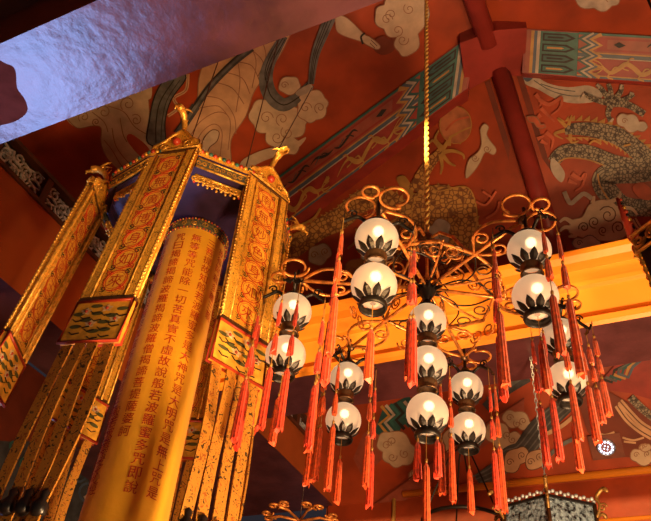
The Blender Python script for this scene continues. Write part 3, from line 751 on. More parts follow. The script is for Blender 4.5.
# lamps
GR = .128
gl = MB(); gl.lathe([(GR * math.sin(PI * (.04 + .90 * i / 16)), -GR * math.cos(PI * (.04 + .90 * i / 16))) for i in range(17)][::1], 'globe', 28, caps=False)
def collar(open_ring):
    c = MB()
    c.lathe([(.062, -.118), (.066, -.135), (.058, -.15), (.056, -.17), (.068, -.185), (.062, -.19), (.052, -.175), (.05, -.13), (.062, -.118)] if not open_ring else [(.066, -.118), (.076, -.128), (.080, -.15), (.074, -.165), (.066, -.165), (.068, -.135), (.066, -.118)], 'iron' if open_ring else 'brass_dark', 20, caps=False)
    for i in range(10):
        a = 2 * PI * i / 10
        def q(th, da, rr=GR + .006):
            return Vector((rr * math.sin(th) * math.cos(a + da), rr * math.sin(th) * math.sin(a + da), -rr * math.cos(th)))
        pts = []
        for th, w in ((.45, .24), (.60, .29), (.75, .27), (.90, .15), (1.06, .0)):
            pts.append((q(th, -w), q(th, 0, GR + .012), q(th, w)))
        vs = [v for t in pts for v in t]; fs = []
        for j in range(4):
            fs += [(3 * j, 3 * j + 1, 3 * j + 4, 3 * j + 3), (3 * j + 1, 3 * j + 2, 3 * j + 5, 3 * j + 4)]
        c.add(vs, fs, 'iron')
    return c
cap = MB()
cap.lathe([(.075, .10), (.07, .125), (.045, .145), (.03, .17), (.012, .19), (.012, .36)], 'iron', 16)
hk = MB()
d = Vector((1, 0, 0)); s_ = Vector((0, 1, 0))
hk.tube(smooth([d * .06 + Vector((0, 0, .12)), d * .12 + Vector((0, 0, .16)), d * .17 + Vector((0, 0, .13)), d * .21 + Vector((0, 0, .10))], False), [.012] * 14 + [.012, .006], 'iron', 6)
for g in (1, -1):   # bat shaped hook plate
    w = [d * .21 + s_ * g * t + Vector((0, 0, z)) for t, z in ((0, .115), (.02, .10), (.035, .118), (.055, .10), (.07, .118), (.062, .085), (.035, .078), (.012, .07))]
    w0 = [q - d * .004 for q in w]
    kk = len(w)
    tri = tessellate_polygon([[Vector((q.dot(s_), q.z, 0)) for q in w]])
    hk.add(w + w0, [tuple(t) for t in tri] + [tuple(i + kk for i in t) for t in tri] + [(i, (i + 1) % kk, (i + 1) % kk + kk, i + kk) for i in range(kk)], 'iron')
hk.tube(spiral3(d * .15 + Vector((0, 0, .18)), .03, d, ez, 1.2), .006, 'iron', 5)
def tassel_mesh(m, s=0.84, tiers=((.16, .18), (.40, .16), (.70, .44))):
    t = MB(); prev = 0
    last = tiers[-1]
    t.tube([(0, 0, 0), (.0, 0, -(last[0] + .02) * s)], .0025, 'gold_paint', 4)
    for z, l in tiers:
        w = .023 if (z, l) == last else (.013 if l > .165 else .019)
        t.lathe([(.0001, -z * s + .03), (.008, -z * s + .025), (.009, -z * s + .008), (.005, -z * s)], 'gold_paint', 8)
        nn = 18
        prof = [(.006, -z * s), (w * .75, -z * s - .03 * s), (w * .9, -z * s - l * s * .5), (w * 1.05, -(z + l) * s)]
        vs = []; fs = []
        for i, (r, zz) in enumerate(prof):
            for j in range(nn):
                rr = r * (1 + (.10 if j % 2 else -.08))
                vs.append((rr * math.cos(2 * PI * j / nn), rr * math.sin(2 * PI * j / nn), zz + (random.uniform(-.02, .02) if i == len(prof) - 1 else 0)))
        for i in range(len(prof) - 1):
            for j in range(nn): fs.append((i * nn + j, i * nn + (j + 1) % nn, (i + 1) * nn + (j + 1) % nn, (i + 1) * nn + j))
        fs.append(tuple((len(prof) - 1) * nn + j for j in range(nn)))
        t.add(vs, fs, m, smooth=False)
    return t
TSHORT = tassel_mesh('tassel', .84, ((.12, .15), (.30, .13), (.50, .30)))
TS = [tassel_mesh('tassel'), tassel_mesh('tassel', 1.0, ((.12, .17), (.34, .15), (.58, .46))), tassel_mesh('tassel_deep', 1.0, ((.18, .17), (.42, .14), (.66, .40)))]
ts_src = []
proto = {}
def put(key, builder, name, parent, loc, rz=0.0):
    if key not in proto: proto[key] = builder().build(name, parent, loc, rz); return proto[key]
    o = proto[key].copy(); COL.objects.link(o); o.parent = parent; o.location = loc; o.rotation_euler = (0, 0, rz); return o
bulbs = []
def stack(base, n, rz, hooks, drop=0.0):
    """lamp stack hanging from local point base"""
    z = -.27 - drop
    for i in range(n):
        c = Vector(base) + Vector((0, 0, z - i * .345))
        g = put('globe', lambda: gl, 'lamp_globe', ch, c)
        put('col%d' % (i == n - 1), lambda: collar(i == n - 1), 'leaf_collar', g, (0, 0, 0), rz)
        if i == 0:
            put('cap', lambda: cap, 'lamp_cap', g, (0, 0, 0), rz)
            for az in hooks: put('hook', lambda: hk, 'tassel_hook', g, (0, 0, 0), math.radians(az))
        bulbs.append(CC + c)
    zc = Vector(base) + Vector((0, 0, z))
    for az in hooks:
        a = math.radians(az)
        d = Vector((math.cos(a), math.sin(a), 0)); s_ = Vector((-math.sin(a), math.cos(a), 0))
        for g in (1, -1):
            short = az == 30 and 0 < rz < .8
            i = random.choice((0, 0, 1, 1, 2))
            put('tshort' if short else 'ts%d' % i, lambda: TSHORT if short else TS[i], 'tassel', ch, zc + d * .21 + s_ * g * .05 + Vector((0, 0, .085)), random.uniform(0, 6))
    b = Vector(base) + Vector((0, 0, z - (n - 1) * .345 - .14))
    if hooks: put('tail', lambda: tassel_mesh('tassel', 1.0, ((.16, .3),)), 'tassel', ch, b)
HOOKS = [((213, 30), .07), ((-45, 200), 0), ((235, -65, 30), 0), ((240, -10), 0), ((232, 265, 5), .05), ((-65, 25, 205), .08)]
for kx in range(6):
    a = math.radians(-90 + 60 * kx)
    stack((R_ARM * math.cos(a), R_ARM * math.sin(a), 0), 2, a, *HOOKS[kx])
stack((0, 0, -.02), 3, .3, ())
bz = -.02 - .27 - 2 * .345 - .13
for g in (1, -1): put('short', lambda: tassel_mesh('tassel_deep', 1.0, ((.05, .22),)), 'tassel', ch, (g * .06, 0, bz))
put('long', lambda: tassel_mesh('tassel', 1.0, ((.2, .7),)), 'tassel', ch, (0, -.02, bz))

# ================================================================== OCTAGONAL PRAYER BANNER
HR = 4.2
TC = Vector((-3.2, 3.35, HR + EYE))
RP = .78                                     # centre to each side panel
PW, PH = .095 * HR, 1.47
pb = tag(empty('prayer_banner', TC), 'tall six sided gold brocade prayer banner around a yellow satin cylinder of red script', 'banner')
AZ6 = [math.radians(-71 + 60 * i) for i in range(6)]
o = MB()
ov = []
for a in AZ6:
    d = Vector((math.cos(a), math.sin(a), 0)); t = Vector((-d.y, d.x, 0))
    ov += [d * RP - t * PW * .5, d * RP + t * PW * .5]
NV = len(ov)
top = [v * 1.0 + Vector((0, 0, .02)) for v in ov]; bot = [v * 1.0 + Vector((0, 0, -.03)) for v in ov]
peak = [v * .45 + Vector((0, 0, .22)) for v in ov]
ring_f = [(i, (i + 1) % NV, (i + 1) % NV + NV, i + NV) for i in range(NV)]
o.add(bot, [tuple(range(NV - 1, -1, -1))], 'purple')
o.add(bot + top, ring_f, 'brocade_edge')
o.add(top + peak, ring_f + [tuple(range(NV, 2 * NV))], 'purple')
for i in range(NV):
    a, b = top[i], top[(i + 1) % NV]
    for j in range(12):
        o.ball(a.lerp(b, (j + .5) / 12), .02, ('bead_red', 'gold', 'teal')[j % 3], 6, 4)
o.build('canopy_roof', pb)
dp = MB()                                    # inner dark lining drop behind the valances
dv = [v * .93 for v in ov]
dp.add([v + Vector((0, 0, -.03)) for v in dv] + [v + Vector((0, 0, -.10)) for v in dv], ring_f, 'purple')
dp.build('lining', pb)
# valances on the open sides
e0, e1_ = ov[1], ov[2]
VM = (e0 + e1_) / 2; VR = VM.length; VW = (e1_ - e0).length
def valance():
    v = MB(); w = VW * .5
    v.box((VR * .98, 0, -.10), (.02, w * 1.94, .085), 'band_night')
    for z in (-.055, -.145): v.tube([(VR * .99, -w * .97, z), (VR * .99, w * .97, z)], .010, 'gold', 5)
    for j in range(9):
        y = -w * .9 + j * w * 1.8 / 8
        v.tube(spiral3((VR * .993, y, -.10), .024, ey, ez, 1.2, j, 1 if j % 2 else -1, 12), .005, 'gold', 4)
    k = .90
    v.tube([(VR * k, -w * .9, -.17), (VR * k, w * .9, -.17)], .014, 'gold', 5)
    for j in range(11):
        y = -w * .85 + j * w * 1.7 / 10
        v.tube(spiral3((VR * k, y, -.205), .032, ey, ez, 1.3, j * 1.3, 1 if j % 2 else -1, 14), .010, 'gold', 5)
        v.ball((VR * k, y, -.245 - .015 * (j % 2)), .012, 'bead_red' if j in (0, 10) else 'gold', 6, 4)
    return v
for i in range(6): put('val', valance, 'valance', pb, (0, 0, 0), AZ6[i] + PI / 6)
# four embroidered side panels, local frame: x outward, y along the face
def build_panel(text, az, tweak=0.0):
    rz = az + math.radians(tweak)
    m = MB()
    m.box((0, 0, -PH / 2), (.03, PW * .60, PH), 'brocade')
    pan = m.build('side_panel', pb, Vector((RP * math.cos(az), RP * math.sin(az), 0)), rz)
    f = MB()
    for g in (1, -1):
        f.box((.006, g * PW * .42, -PH / 2), (.042, PW * .15, PH), 'brocade_edge')
        for e_ in (.335, .505):
            f.tube([(.02, g * PW * e_, 0), (.02, g * PW * e_, -PH)], .011, 'gold', 5); f.tube([(-.02, g * PW * e_, 0), (-.02, g * PW * e_, -PH)], .011, 'gold', 5)
        for j in range(46): f.ball((.02, g * PW * .525, -.02 - j * PH / 46), .012, 'gold', 5, 4)
    for z in (-.005, -PH): f.box((.004, 0, z), (.05, PW * 1.06, .03), 'brass_dark')
    f.build('border', pan)
    pe = MB()                                # pediment with dragon finial
    outl = [(-PW * .56, .0), (PW * .56, .0), (PW * .50, .07), (PW * .30, .12), (PW * .16, .19), (0, .235), (-PW * .16, .19), (-PW * .30, .12), (-PW * .50, .07)]
    pe.poly([Vector((.02, y, z + .01)) for y, z in outl], 'brocade_edge', .04, Vector((1, 0, 0)))
    for sd in (.024, -.024): pe.tube([Vector((sd, y, z + .01)) for y, z in outl], .014, 'gold', 5, closed=True)
    for g in (1, -1):
        pe.tube(spiral3((.03, g * PW * .26, .06), .04, ey, ez, 1.3, 0, g), .009, 'gold', 5)
        pe.tube(spiral3((-.03, g * PW * .26, .06), .04, ey, ez, 1.3, 0, g), .009, 'gold', 5)
    pe.ball((.03, 0, .10), .035, 'bead_red', 10, 6)
    pe.build('pediment', pan)
    fn = MB()
    fn.tube(smooth([(.0, 0, .22), (.02, 0, .30), (.07, 0, .36), (.13, 0, .38), (.18, 0, .36)], False), [.02] * 5 + [.024] * 5 + [.03] * 5 + [.034] * 5 + [.014], 'gold', 8)
    fn.tube([(.12, 0, .40), (.07, .02, .45), (.03, .03, .46)], [.012, .009, .003], 'gold', 5); fn.tube([(.12, 0, .40), (.07, -.02, .45), (.03, -.03, .46)], [.012, .009, .003], 'gold', 5)
    fn.tube([(.16, 0, .35), (.21, 0, .33), (.20, 0, .30)], [.018, .012, .004], 'gold', 6)
    for j in range(4): fn.tube([(.03 + .03 * j, 0, .33 + .015 * j), (.01 + .03 * j, 0, .40 + .012 * j)], [.012, .003], 'gold', 5)
    fn.build('dragon_finial', pan)
    # script medallions on both faces
    n = len(text); st = (PH - .12) / n
    me = MB()
    for i, chh in enumerate(text):
        zc = -.06 - (i + .5) * st
        vs, fs = glyph(chh)
        for sd in (1, -1):
            r = min(PW * .255, st * .46)
            me.add([(sd * .0165, r * math.cos(j * PI / 10), zc + r * math.sin(j * PI / 10)) for j in range(20)], [tuple(range(20)) if sd > 0 else tuple(range(19, -1, -1))], 'medal')
            me.tube([(sd * .018, r * math.cos(j * PI / 8), zc + r * math.sin(j * PI / 8)) for j in range(16)], .0035, 'text_red', 4, closed=True)
            me.tube([(sd * .018, r * .84 * math.cos(j * PI / 8), zc + r * .82 * math.sin(j * PI / 8)) for j in range(16)], .002, 'text_red', 4, closed=True)
            for c4 in range(4):
                a = PI / 4 + c4 * PI / 2
                me.tube(spiral3((sd * .018, r * 1.12 * math.cos(a), zc + r * 1.12 * math.sin(a)), .026, ey, ez, 1.2, a, sd, 10), .003, ('ink', 'text_red')[c4 % 2], 4)
            g = r * 1.22
            me.add([(sd * .0185, sd * v[0] * g, zc + v[1] * g) for v in vs], fs if sd > 0 else [tuple(reversed(q)) for q in fs], 'text_red')
    me.build('embroidered_script', pan)
    # apron and streamers
    ap = MB(); z0, z1 = -PH - .02, -PH - .34
    ap.poly([Vector((.018, y, z)) for y, z in ((-PW * .53, z0), (PW * .53, z0), (PW * .55, z1), (-PW * .55, z1))], 'apron', .036, Vector((1, 0, 0)))
    for sd in (.022, -.022):
        ap.tube([(sd, -PW * .53, z0), (sd, PW * .53, z0), (sd, PW * .55, z1), (sd, -PW * .55, z1)], .013, 'bead_red', 5, closed=True)
        for j, (y, z, mm) in enumerate(((-.28, -.10, 'flower'), (.10, -.08, 'flower'), (.33, -.17, 'flower'), (-.10, -.2, 'flower'), (-.36, -.22, 'leaf'), (.22, -.25, 'leaf'), (-.05, -.12, 'leaf'), (.40, -.09, 'leaf'), (-.22, -.17, 'leaf'), (-.40, -.12, 'leaf'), (.02, -.26, 'leaf'), (.24, -.14, 'leaf'), (-.12, -.06, 'leaf'), (.14, -.19, 'leaf'))):
            rr = .036 if mm == 'flower' else .034
            c5 = []
            for q in range(20):
                a = q * PI / 10; e_ = rr * (1 + .3 * math.sin(5 * a)) if mm == 'flower' else rr
                c5.append(Vector((sd, y * PW + e_ * math.cos(a) * (1.3 if mm == 'leaf' else 1), -PH + z + e_ * math.sin(a) * (.45 if mm == 'leaf' else .7))))
            ap.poly(c5, mm)
            if mm == 'flower': ap.ball((sd, y * PW, -PH + z), .012, 'bead_red', 6, 4)
            ap.tube([(sd, y * PW - .03, -PH + z - .04), (sd, y * PW, -PH + z - .06), (sd, y * PW + .05, -PH + z - .05)], .004, 'ink', 4)
    ap.build('apron', pan)
    for j in range(4):
        y = (-.39 + .26 * j) * PW
        s_ = MB(); zt_ = z1 - .01; zb = z1 - 1.55
        kq = 12; w = PW * .095
        vs = []; fs = []
        for q in range(kq + 1):
            t = q / kq; zz = zt_ + (zb - zt_) * t; dx = .02 * math.sin(t * 5 + j) ; dy = .008 * math.sin(t * 7 + j * 2)
            vs += [(dx - .006, y - w + dy, zz), (dx + .006, y - w + dy, zz), (dx + .006, y + w + dy, zz), (dx - .006, y + w + dy, zz)]
        for q in range(kq):
            for e_ in range(4): fs.append((4 * q + e_, 4 * q + (e_ + 1) % 4, 4 * q + 4 + (e_ + 1) % 4, 4 * q + 4 + e_))
        fs.append((4 * kq, 4 * kq + 1, 4 * kq + 2, 4 * kq + 3))
        s_.add(vs, fs, 'brocade_strip')
        zc = z1 - 1.02
        s_.lathe([(.0001, zc + .09), (.03, zc + .06), (.022, zc + .03), (.042, zc), (.045, zc - .05), (.02, zc - .07)], 'black', 8, (0, y, 0))
        s_.build('streamer', pan)
    return pan
M['medal'] = mat('yellow embroidered disc', (0.88, 0.47, 0.05), 0.45, var=0.1, scale=60)
M['apron'] = mat('gold satin apron', (0.80, 0.40, 0.045), 0.42, var=0.12, scale=20)
M['flower'] = mat('cream stitched flowers', (0.72, 0.52, 0.30), 0.5, var=0.2, scale=50)
M['leaf'] = mat('olive stitched leaves', (0.10, 0.10, 0.03), 0.5)
for i, (t_, tw) in enumerate((('南無廣博身如來', -11), ('南無妙色身如來', -8), ('南無多寶如來', -6), ('南無寶勝如來', 0), ('南無離怖畏如來', 0), ('南無甘露王如來', -20))):
    pan = build_panel(t_, AZ6[i], tw)
    if i == 0: pan.rotation_euler.x = math.radians(-4)      # the light frames hang a little splayed
    if i == 1: pan.rotation_euler.y = math.radians(-3)
    if i == 5:
        pan.rotation_euler.y = math.radians(-4)
        pan.location += Vector((-.07, -.03, -.14))
# hanging knob and satin cylinder
kn = MB()
kn.lathe([(.0001, -.03), (.05, -.03), (.05, -.06), (.02, -.07), (.06, -.10), (.075, -.14), (.055, -.185), (.02, -.20), (.05, -.215), (.055, -.245), (.02, -.27), (.0001, -.272)], 'brass_dark', 16)
kn.build('knob', pb, (.07, -.03, 0))
CR = .245; CT = -.26; CL = 3.2
COFF = Vector((.07, -.03, 0))
cyl = MB()
nseg, nz = 72, 40
vs = []; fs = []
for i in range(nz + 1):
    t = i / nz; z = CT - t * CL
    for j in range(nseg):
        a = 2 * PI * j / nseg
        r = CR * (1 + .09 * t + .012 * math.sin(9 * a + 2 * t) * t + .006 * math.sin(5 * a + 7 * t))
        vs.append((r * math.cos(a), r * math.sin(a), z))
for i in range(nz):
    for j in range(nseg): fs.append((i * nseg + j, (i + 1) * nseg + j, (i + 1) * nseg + (j + 1) % nseg, i * nseg + (j + 1) % nseg))
cyl.add(vs, fs, 'satin', smooth=True)
cyl.add([(CR * math.cos(2 * PI * j / 36), CR * math.sin(2 * PI * j / 36), CT) for j in range(36)], [tuple(range(36))], 'satin')
cy = cyl.build('satin_cylinder', pb, COFF); cy.rotation_euler = (0, math.radians(-1.6), 0)
bd = MB()
bd.lathe([(CR + .004, CT + .01), (CR + .012, CT), (CR + .012, CT - .085), (CR + .004, CT - .095)], 'band_night', 48, caps=False)
for z in (CT + .004, CT - .09):
    for j in range(60): bd.ball(((CR + .012) * math.cos(2 * PI * j / 60), (CR + .012) * math.sin(2 * PI * j / 60), z), .0095, ('gold', 'bead_red')[j % 2], 6, 4)
for j in range(18):
    a = 2 * PI * j / 18
    e1 = Vector((-math.sin(a), math.cos(a), 0))
    bd.tube(spiral3(((CR + .015) * math.cos(a), (CR + .015) * math.sin(a), CT - .045), .026, e1, ez, 1.3, j, 1 if j % 2 else -1, 12), .004, 'gold', 4)
bd.build('brocade_band', cy)
cols = ['觀自在菩薩行深般若波羅蜜多時照見五蘊皆空度一切', '苦厄舍利子色不異空空不異色色即是空空即是色受想', '行識亦復如是舍利子是諸法空相不生不滅不垢不淨不',
        '增不減是故空中無色無受想行識無眼耳鼻舌身意無色', '聲香味觸法無眼界乃至無意識界無無明亦無無明盡乃', '至無老死亦無老死盡無苦集滅道無智亦無得以無所得',
        '故菩提薩埵依般若波羅蜜多故心無罣礙無罣礙故無有', '恐怖遠離顛倒夢想究竟涅槃三世諸佛依般若波羅蜜多', '故得阿耨多羅三藐', '三菩提故知般若波羅蜜多是大神咒是大明咒是無上咒是',
        '無等等咒能除一切苦真實不虛故說般若波羅蜜多咒即說', '咒曰揭諦揭諦波羅揭諦波羅僧揭諦菩提薩婆訶', ]
cam_az = math.atan2(-TC.y, -TC.x)
tx = MB()
def rz_(z): return CR * (1.014 + .09 * (CT - z) / CL) + .004
csz, pitch = .078, .0900
for i, text in enumerate(cols):
    th = cam_az + math.radians(26 - 29.5 * (i - 9))
    for j, chh in enumerate(text):
        vs, fs = glyph(chh)
        z = CT - .20 - j * pitch
        rr = rz_(z)
        tx.add([(rr * math.cos(th + v[0] * csz / rr), rr * math.sin(th + v[0] * csz / rr), z + v[1] * csz) for v in vs], fs, 'text_red')
for j, chh in enumerate('般若波羅蜜多心經'):
    vs, fs = glyph(chh); th = cam_az + math.radians(26 - 29.5 * 3 + 3); rr = rz_(CT - 1.75 - j * .075)
    tx.add([(rr * math.cos(th + v[0] * csz / rr), rr * math.sin(th + v[0] * csz / rr), CT - 1.75 - j * .075 + v[1] * csz) for v in vs], fs, 'text_red')
tx.build('embroidered_script', cy)
cd = MB()
for q in (Vector((.2, .2, .15)), Vector((-.2, -.2, .15))):
    w = TC + q
    z_up = w.z + 0
    tz = pl_deity.p.z - ((w - pl_deity.p).x * pl_deity.n.x + (w - pl_deity.p).y * pl_deity.n.y) / pl_deity.n.z
    cd.tube([q, Vector((q.x, q.y, tz - TC.z))], .006, 'brown_dark', 5)
q = Vector((.1, .35, .12)); cd.tube([q, at_h(312, 88, 7.9) - TC], .006, 'brown_dark', 5)
cd.build('hanging_cord', pb)

# ================================================================== OTHER HANGING THINGS
# black canopy at the right edge
kc = at_h(634, 238, 2.7)
kp = tag(empty('canopy', kc), 'black hanging canopy with gold filigree rim cut off by the right edge', 'canopy')
u_ = Vector((.75, -.55, 0)).normalized(); w_ = Vector((.55, .75, 0)).normalized()
m = MB()
hx = [Vector((0, 0, 0)), u_ * .5, u_ * .75 + w_ * .3, u_ * .7 + w_ * .62, u_ * .25 + w_ * .68, w_ * .45]
hc_ = sum(hx, Vector((0, 0, 0))) / 6
lo_ = [hc_.lerp(q, .84) + Vector((0, 0, -.8)) for q in hx]
m.add(hx + lo_, [(i, (i + 1) % 6, (i + 1) % 6 + 6, i + 6) for i in range(6)] + [(5, 4, 3, 2, 1, 0), (6, 7, 8, 9, 10, 11)], 'black')
m.build('drum', kp)
for e_ in range(6):
    m = MB()
    A_, B_ = hx[e_], hx[(e_ + 1) % 6]
    ed = (B_ - A_).normalized(); on = ((A_ + B_) / 2 - hc_).normalized() * .02
    for j in range(6):
        m.tube(spiral3(A_.lerp(B_, (j + .5) / 6) + Vector((0, 0, -.06)) + on, .040, ed, ez, 1.4, j, 1 if j % 2 else -1, 16), .008, 'gold', 5)
    m.tube([A_ + on, B_ + on], .012, 'gold', 6); m.tube([A_ + on + Vector((0, 0, -.12)), B_ + on + Vector((0, 0, -.12))], .010, 'gold', 6)
    m.build('filigree_rim', kp)
    m = MB(); k = 33
    m.tube([A_.lerp(lo_[e_], j / (k - 1)) + (A_ - hc_).normalized() * .01 for j in range(k)], [.014 if j % 2 else .005 for j in range(k)], 'gold', 6)
    m.build('beaded_edge', kp)
m = MB()
pt0 = Vector((0, 0, .0)); 
fin = at_h(617, 198, 2.93) - kc
m.tube([pt0, pt0.lerp(fin, .5), fin], [.03, .022, .008], 'bead_red', 8)
for j in range(10): m.ball(pt0.lerp(fin, j / 10) + Vector((.012, -.012, 0)), .018 - .001 * j, ('bead_red', 'gold', 'black')[j % 3], 6, 4)
m.build('beaded_finial', kp)
m = MB(); tp = hc_ + Vector((0, 0, .4)); m.tube([tp, hc_ + Vector((0, 0, 5.0))], .01, 'iron', 6)
for q in hx: m.tube([q, q.lerp(tp, .55) + Vector((0, 0, -.03)), tp], .02, 'black', 6)
m.build('hanger', kp)

# palace lantern at the lower right, hung from the soffit of the orange beam
YL = 6.45
v_ = ray(548, 503); tL = YL / v_.y
lc = EYEV + v_ * tL                           # top of its roof knob
ln = tag(empty('palace_lantern', lc), 'black framed glass palace lantern with gold dragon corners on a silver chain', 'lantern')
RL = .44
azc = math.atan2(-lc.y, -lc.x)
hex_ = [Vector((RL * math.cos(azc + i * PI / 3), RL * math.sin(azc + i * PI / 3), 0)) for i in range(6)]
m = MB(); zt_, zb = -.12, -.75
for i in range(6):
    a, b = hex_[i], hex_[(i + 1) % 6]
    for z in (zt_, zb): m.tube([a + Vector((0, 0, z)), b + Vector((0, 0, z))], .015, 'black', 4)
    m.tube([a + Vector((0, 0, zt_)), a + Vector((0, 0, zb))], .018, 'brass_dark', 6)
    m.tube([a + Vector((0, 0, zt_)), Vector((0, 0, zt_ + .03))], .012, 'black', 5)
m.build('frame', ln)
for i in range(6):
    a, b = hex_[i] * .98, hex_[(i + 1) % 6] * .98
    g = MB(); g.poly([a + Vector((0, 0, zt_)), b + Vector((0, 0, zt_)), b + Vector((0, 0, zb)), a + Vector((0, 0, zb))], 'glass_smoke', .01, (a + b).normalized())
    g.build('glass_pane', ln)
    a, b = hex_[i], hex_[(i + 1) % 6]
    g = MB()
    for j in range(12):
        g.ball(a.lerp(b, (j + .5) / 12) + Vector((0, 0, zt_ + .035 + .015 * (j % 2))), .018, 'silver', 6, 4)
    g.build('silver_cresting', ln)
    d = hex_[i].normalized(); q = hex_[i]
    g = MB(); g.tube(smooth([q + Vector((0, 0, zt_ - .12)), q + d * .05 + Vector((0, 0, zt_ - .02)), q + d * .03 + Vector((0, 0, zt_ + .06)), q + d * .10 + Vector((0, 0, zt_ + .12)), q + d * .14 + Vector((0, 0, zt_ + .08))], False), [.014] * 10 + [.017] * 7 + [.021, .018, .014, .006], 'brass_gold', 7)
    g.tube(spiral3(q + d * .07 + Vector((0, 0, zt_ - .04)), .04, d, ez, 1.3), .008, 'brass_gold', 5)
    g.build('dragon_corner', ln)
g = MB(); g.poly([h + Vector((0, 0, zt_ + .01)) for h in hex_], 'black', .02, Vector((0, 0, 1))); g.build('lid', ln)
g = MB(); top_z = HB + EYE - lc.z - zt_
k = int(top_z / .05)
for j in range(k):
    z = zt_ + (j + .5) * top_z / k
    e1 = Vector((1, 0, 0)) if j % 2 else Vector((0, 1, 0))
    g.tube([e1 * .012 * math.cos(q * PI / 4) + Vector((0, 0, z + .034 * math.sin(q * PI / 4))) for q in range(8)], .005, 'silver', 4, closed=True)
g.ball((0, 0, zt_ + .03), .03, 'silver', 8, 6)
g.build('chain', ln)

# cable fitting of a further lantern
v_ = ray(461, 447); cc_ = EYEV + v_ * (7.0 / v_.y)
ck = tag(empty('lantern_cable', cc_), 'thin dark cable with spreading wires left of the palace lantern', 'cable')
m = MB(); m.tube([(0, 0, 0), (0, 0, 6.2 + EYE - cc_.z)], .009, 'iron', 6); m.lathe([(.0001, .06), (.02, .04), (.028, 0), (.012, -.04), (.0001, -.05)], 'iron', 10); m.build('cable', ck)
for kx in range(4):
    a = .5 + kx * PI / 2
    m = MB(); m.tube([(0, 0, 0), (.12 * math.cos(a), .12 * math.sin(a), -.10), (.42 * math.cos(a), .42 * math.sin(a), -.85)], .009, 'iron', 5); m.build('wire', ck)
m = MB(); m.tube([(.42 * math.cos(q * PI / 12), .42 * math.sin(q * PI / 12), -.85) for q in range(24)], .02, 'iron', 6, closed=True); m.build('hoop', ck)

# copper scroll crown at the lower edge
v_ = ray(300, 519); sc0 = EYEV + v_ * (6.2 / v_.y)
sp = tag(empty('scroll_crown', sc0), 'copper scroll crown just showing at the bottom edge below the tassels', 'lamp crown')
m = MB()
for kx in range(6):
    a = kx * PI / 3 + .3; d = Vector((math.cos(a), math.sin(a), 0)); s_ = Vector((-d.y, d.x, 0))
    m.tube([(0, 0, -.02), d * .2 + Vector((0, 0, .02)), d * .33], .014, 'copper', 6)
    for g in (1, -1): m.tube(spiral3(d * .33 + s_ * g * .07 + Vector((0, 0, .02)), .065, d, s_ * g, 1.3, PI), .012, 'copper', 6)
m.build('scrolls', sp)
m = MB(); m.tube([(0, 0, -.02), (0, 0, HB + EYE - sc0.z)], .005, 'brown_dark', 5); m.build('hanging_cord', sp)

# LED spotlight
c = pl_q.hit(606, 446, .03)
sl_ = tag(empty('spotlight', c), 'square ceiling spotlight with a ring of white diodes at lower right', 'spotlight')
nq = pl_q.n; e1 = Vector((1, 0, 0)); e2 = nq.cross(e1).normalized()
rot = Matrix((e1, e2, nq)).transposed()
m = MB(); m.box((0, 0, 0), (.40, .34, .05), 'plate', rot); m.build('plate', sl_)
m = MB()
m.tube([nq * .045 + (e1 * math.cos(q * PI / 12) + e2 * math.sin(q * PI / 12)) * .108 for q in range(24)], .012, 'steel', 6, closed=True)
m.build('rim', sl_)
m = MB()
for j in range(12):
    a = j * PI / 6
    m.ball(nq * .05 + (e1 * math.cos(a) + e2 * math.sin(a)) * .078, .016, 'led', 8, 5)
for j in range(4):
    a = j * PI / 2 + .4
    m.ball(nq * .05 + (e1 * math.cos(a) + e2 * math.sin(a)) * .028, .010, 'led', 8, 5)
m.build('diode_ring', sl_)

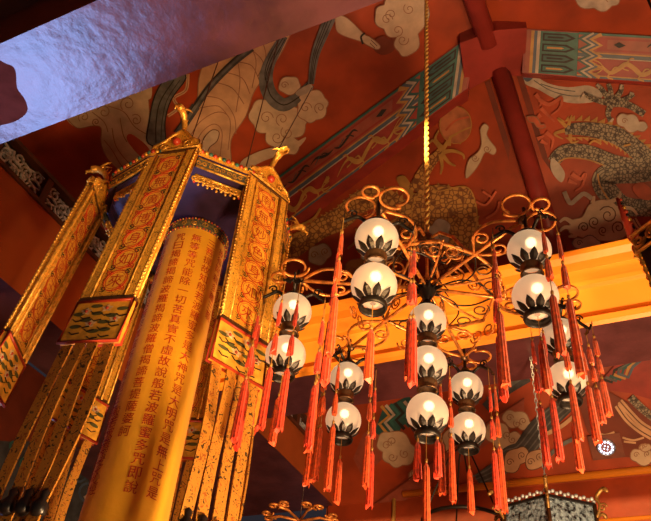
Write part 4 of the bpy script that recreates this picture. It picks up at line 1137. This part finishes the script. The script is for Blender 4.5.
# ================================================================== LIGHT
def spot(name, loc, target, power, col, size, blend=.6, rad=.15):
    l = bpy.data.lights.new(name, 'SPOT'); l.energy = power; l.color = col; l.spot_size = math.radians(size); l.spot_blend = blend; l.shadow_soft_size = rad
    ob = bpy.data.objects.new(name, l); COL.objects.link(ob); ob.location = loc
    ob.rotation_euler = (Vector(target) - Vector(loc)).to_track_quat('-Z', 'Y').to_euler()
    return ob
WARM = (1.0, .56, .20)
for i in range(7):                            # row of floodlights fixed to the far side of the near tie beam
    x = -4.6 + 1.15 * i
    spot('beam_floodlight', (x, 2.25, HB + .35 + EYE), (x + .1, 6.1, HB + .42 + EYE), 1150, WARM, 25, .7, .08)
spot('banner_floodlight', (.35, 1.1, 1.9), (-2.6, 3.2, 5.1), 1080, WARM, 32, .8, .2)
for i, b in enumerate(bulbs):
    l = bpy.data.lights.new('bulb', 'POINT'); l.energy = .32; l.color = (1.0, .72, .42); l.shadow_soft_size = .03
    ob = bpy.data.objects.new('bulb', l); COL.objects.link(ob); ob.location = b + Vector((.02, -.03, .03))
ar = bpy.data.lights.new('doorway_daylight', 'AREA'); ar.energy = 30; ar.color = (.30, .46, 1.0); ar.shape = 'RECTANGLE'; ar.size = 2.6; ar.size_y = 2.2; ar.spread = math.radians(46)
ob = bpy.data.objects.new('doorway_daylight', ar); COL.objects.link(ob); ob.location = (-7.9, 3.4, 1.5)
ob.rotation_euler = (Vector((-3.5, 1.8, 6.0)) - Vector(ob.location)).to_track_quat('-Z', 'Y').to_euler()
# unseen fill points added low in the room to wash the roof
for loc, pw in (((.6, 3.6, 1.2), 1200), ((2.4, 1.6, 1.4), 580), ((1.0, 8.4, 2.0), 50)):
    l = bpy.data.lights.new('roof_fill', 'POINT'); l.energy = pw; l.color = (1.0, .62, .30); l.shadow_soft_size = .3
    ob = bpy.data.objects.new('roof_fill', l); COL.objects.link(ob); ob.location = loc
w = bpy.data.worlds.new('World'); S.world = w; w.use_nodes = True
w.node_tree.nodes['Background'].inputs[0].default_value = (.35, .30, .38, 1); w.node_tree.nodes['Background'].inputs[1].default_value = .06

# ================================================================== CAMERA
cam = bpy.data.cameras.new('Camera'); cam.sensor_width = 36; cam.lens = F * 36 / 651.0; cam.clip_start = .05
co = bpy.data.objects.new('Camera', cam); COL.objects.link(co)
right = Vector((AX.x, AY.x, AZ.x)); up = -Vector((AX.y, AY.y, AZ.y)); back = -Vector((AX.z, AY.z, AZ.z))
mt = Matrix((right, up, back)).transposed().to_4x4(); mt.translation = EYEV
co.matrix_world = mt
S.camera = co
S.view_settings.view_transform = 'Standard'; S.view_settings.look = 'None'; S.view_settings.gamma = 1; S.view_settings.use_curve_mapping = False
S.view_settings.exposure = 0.0
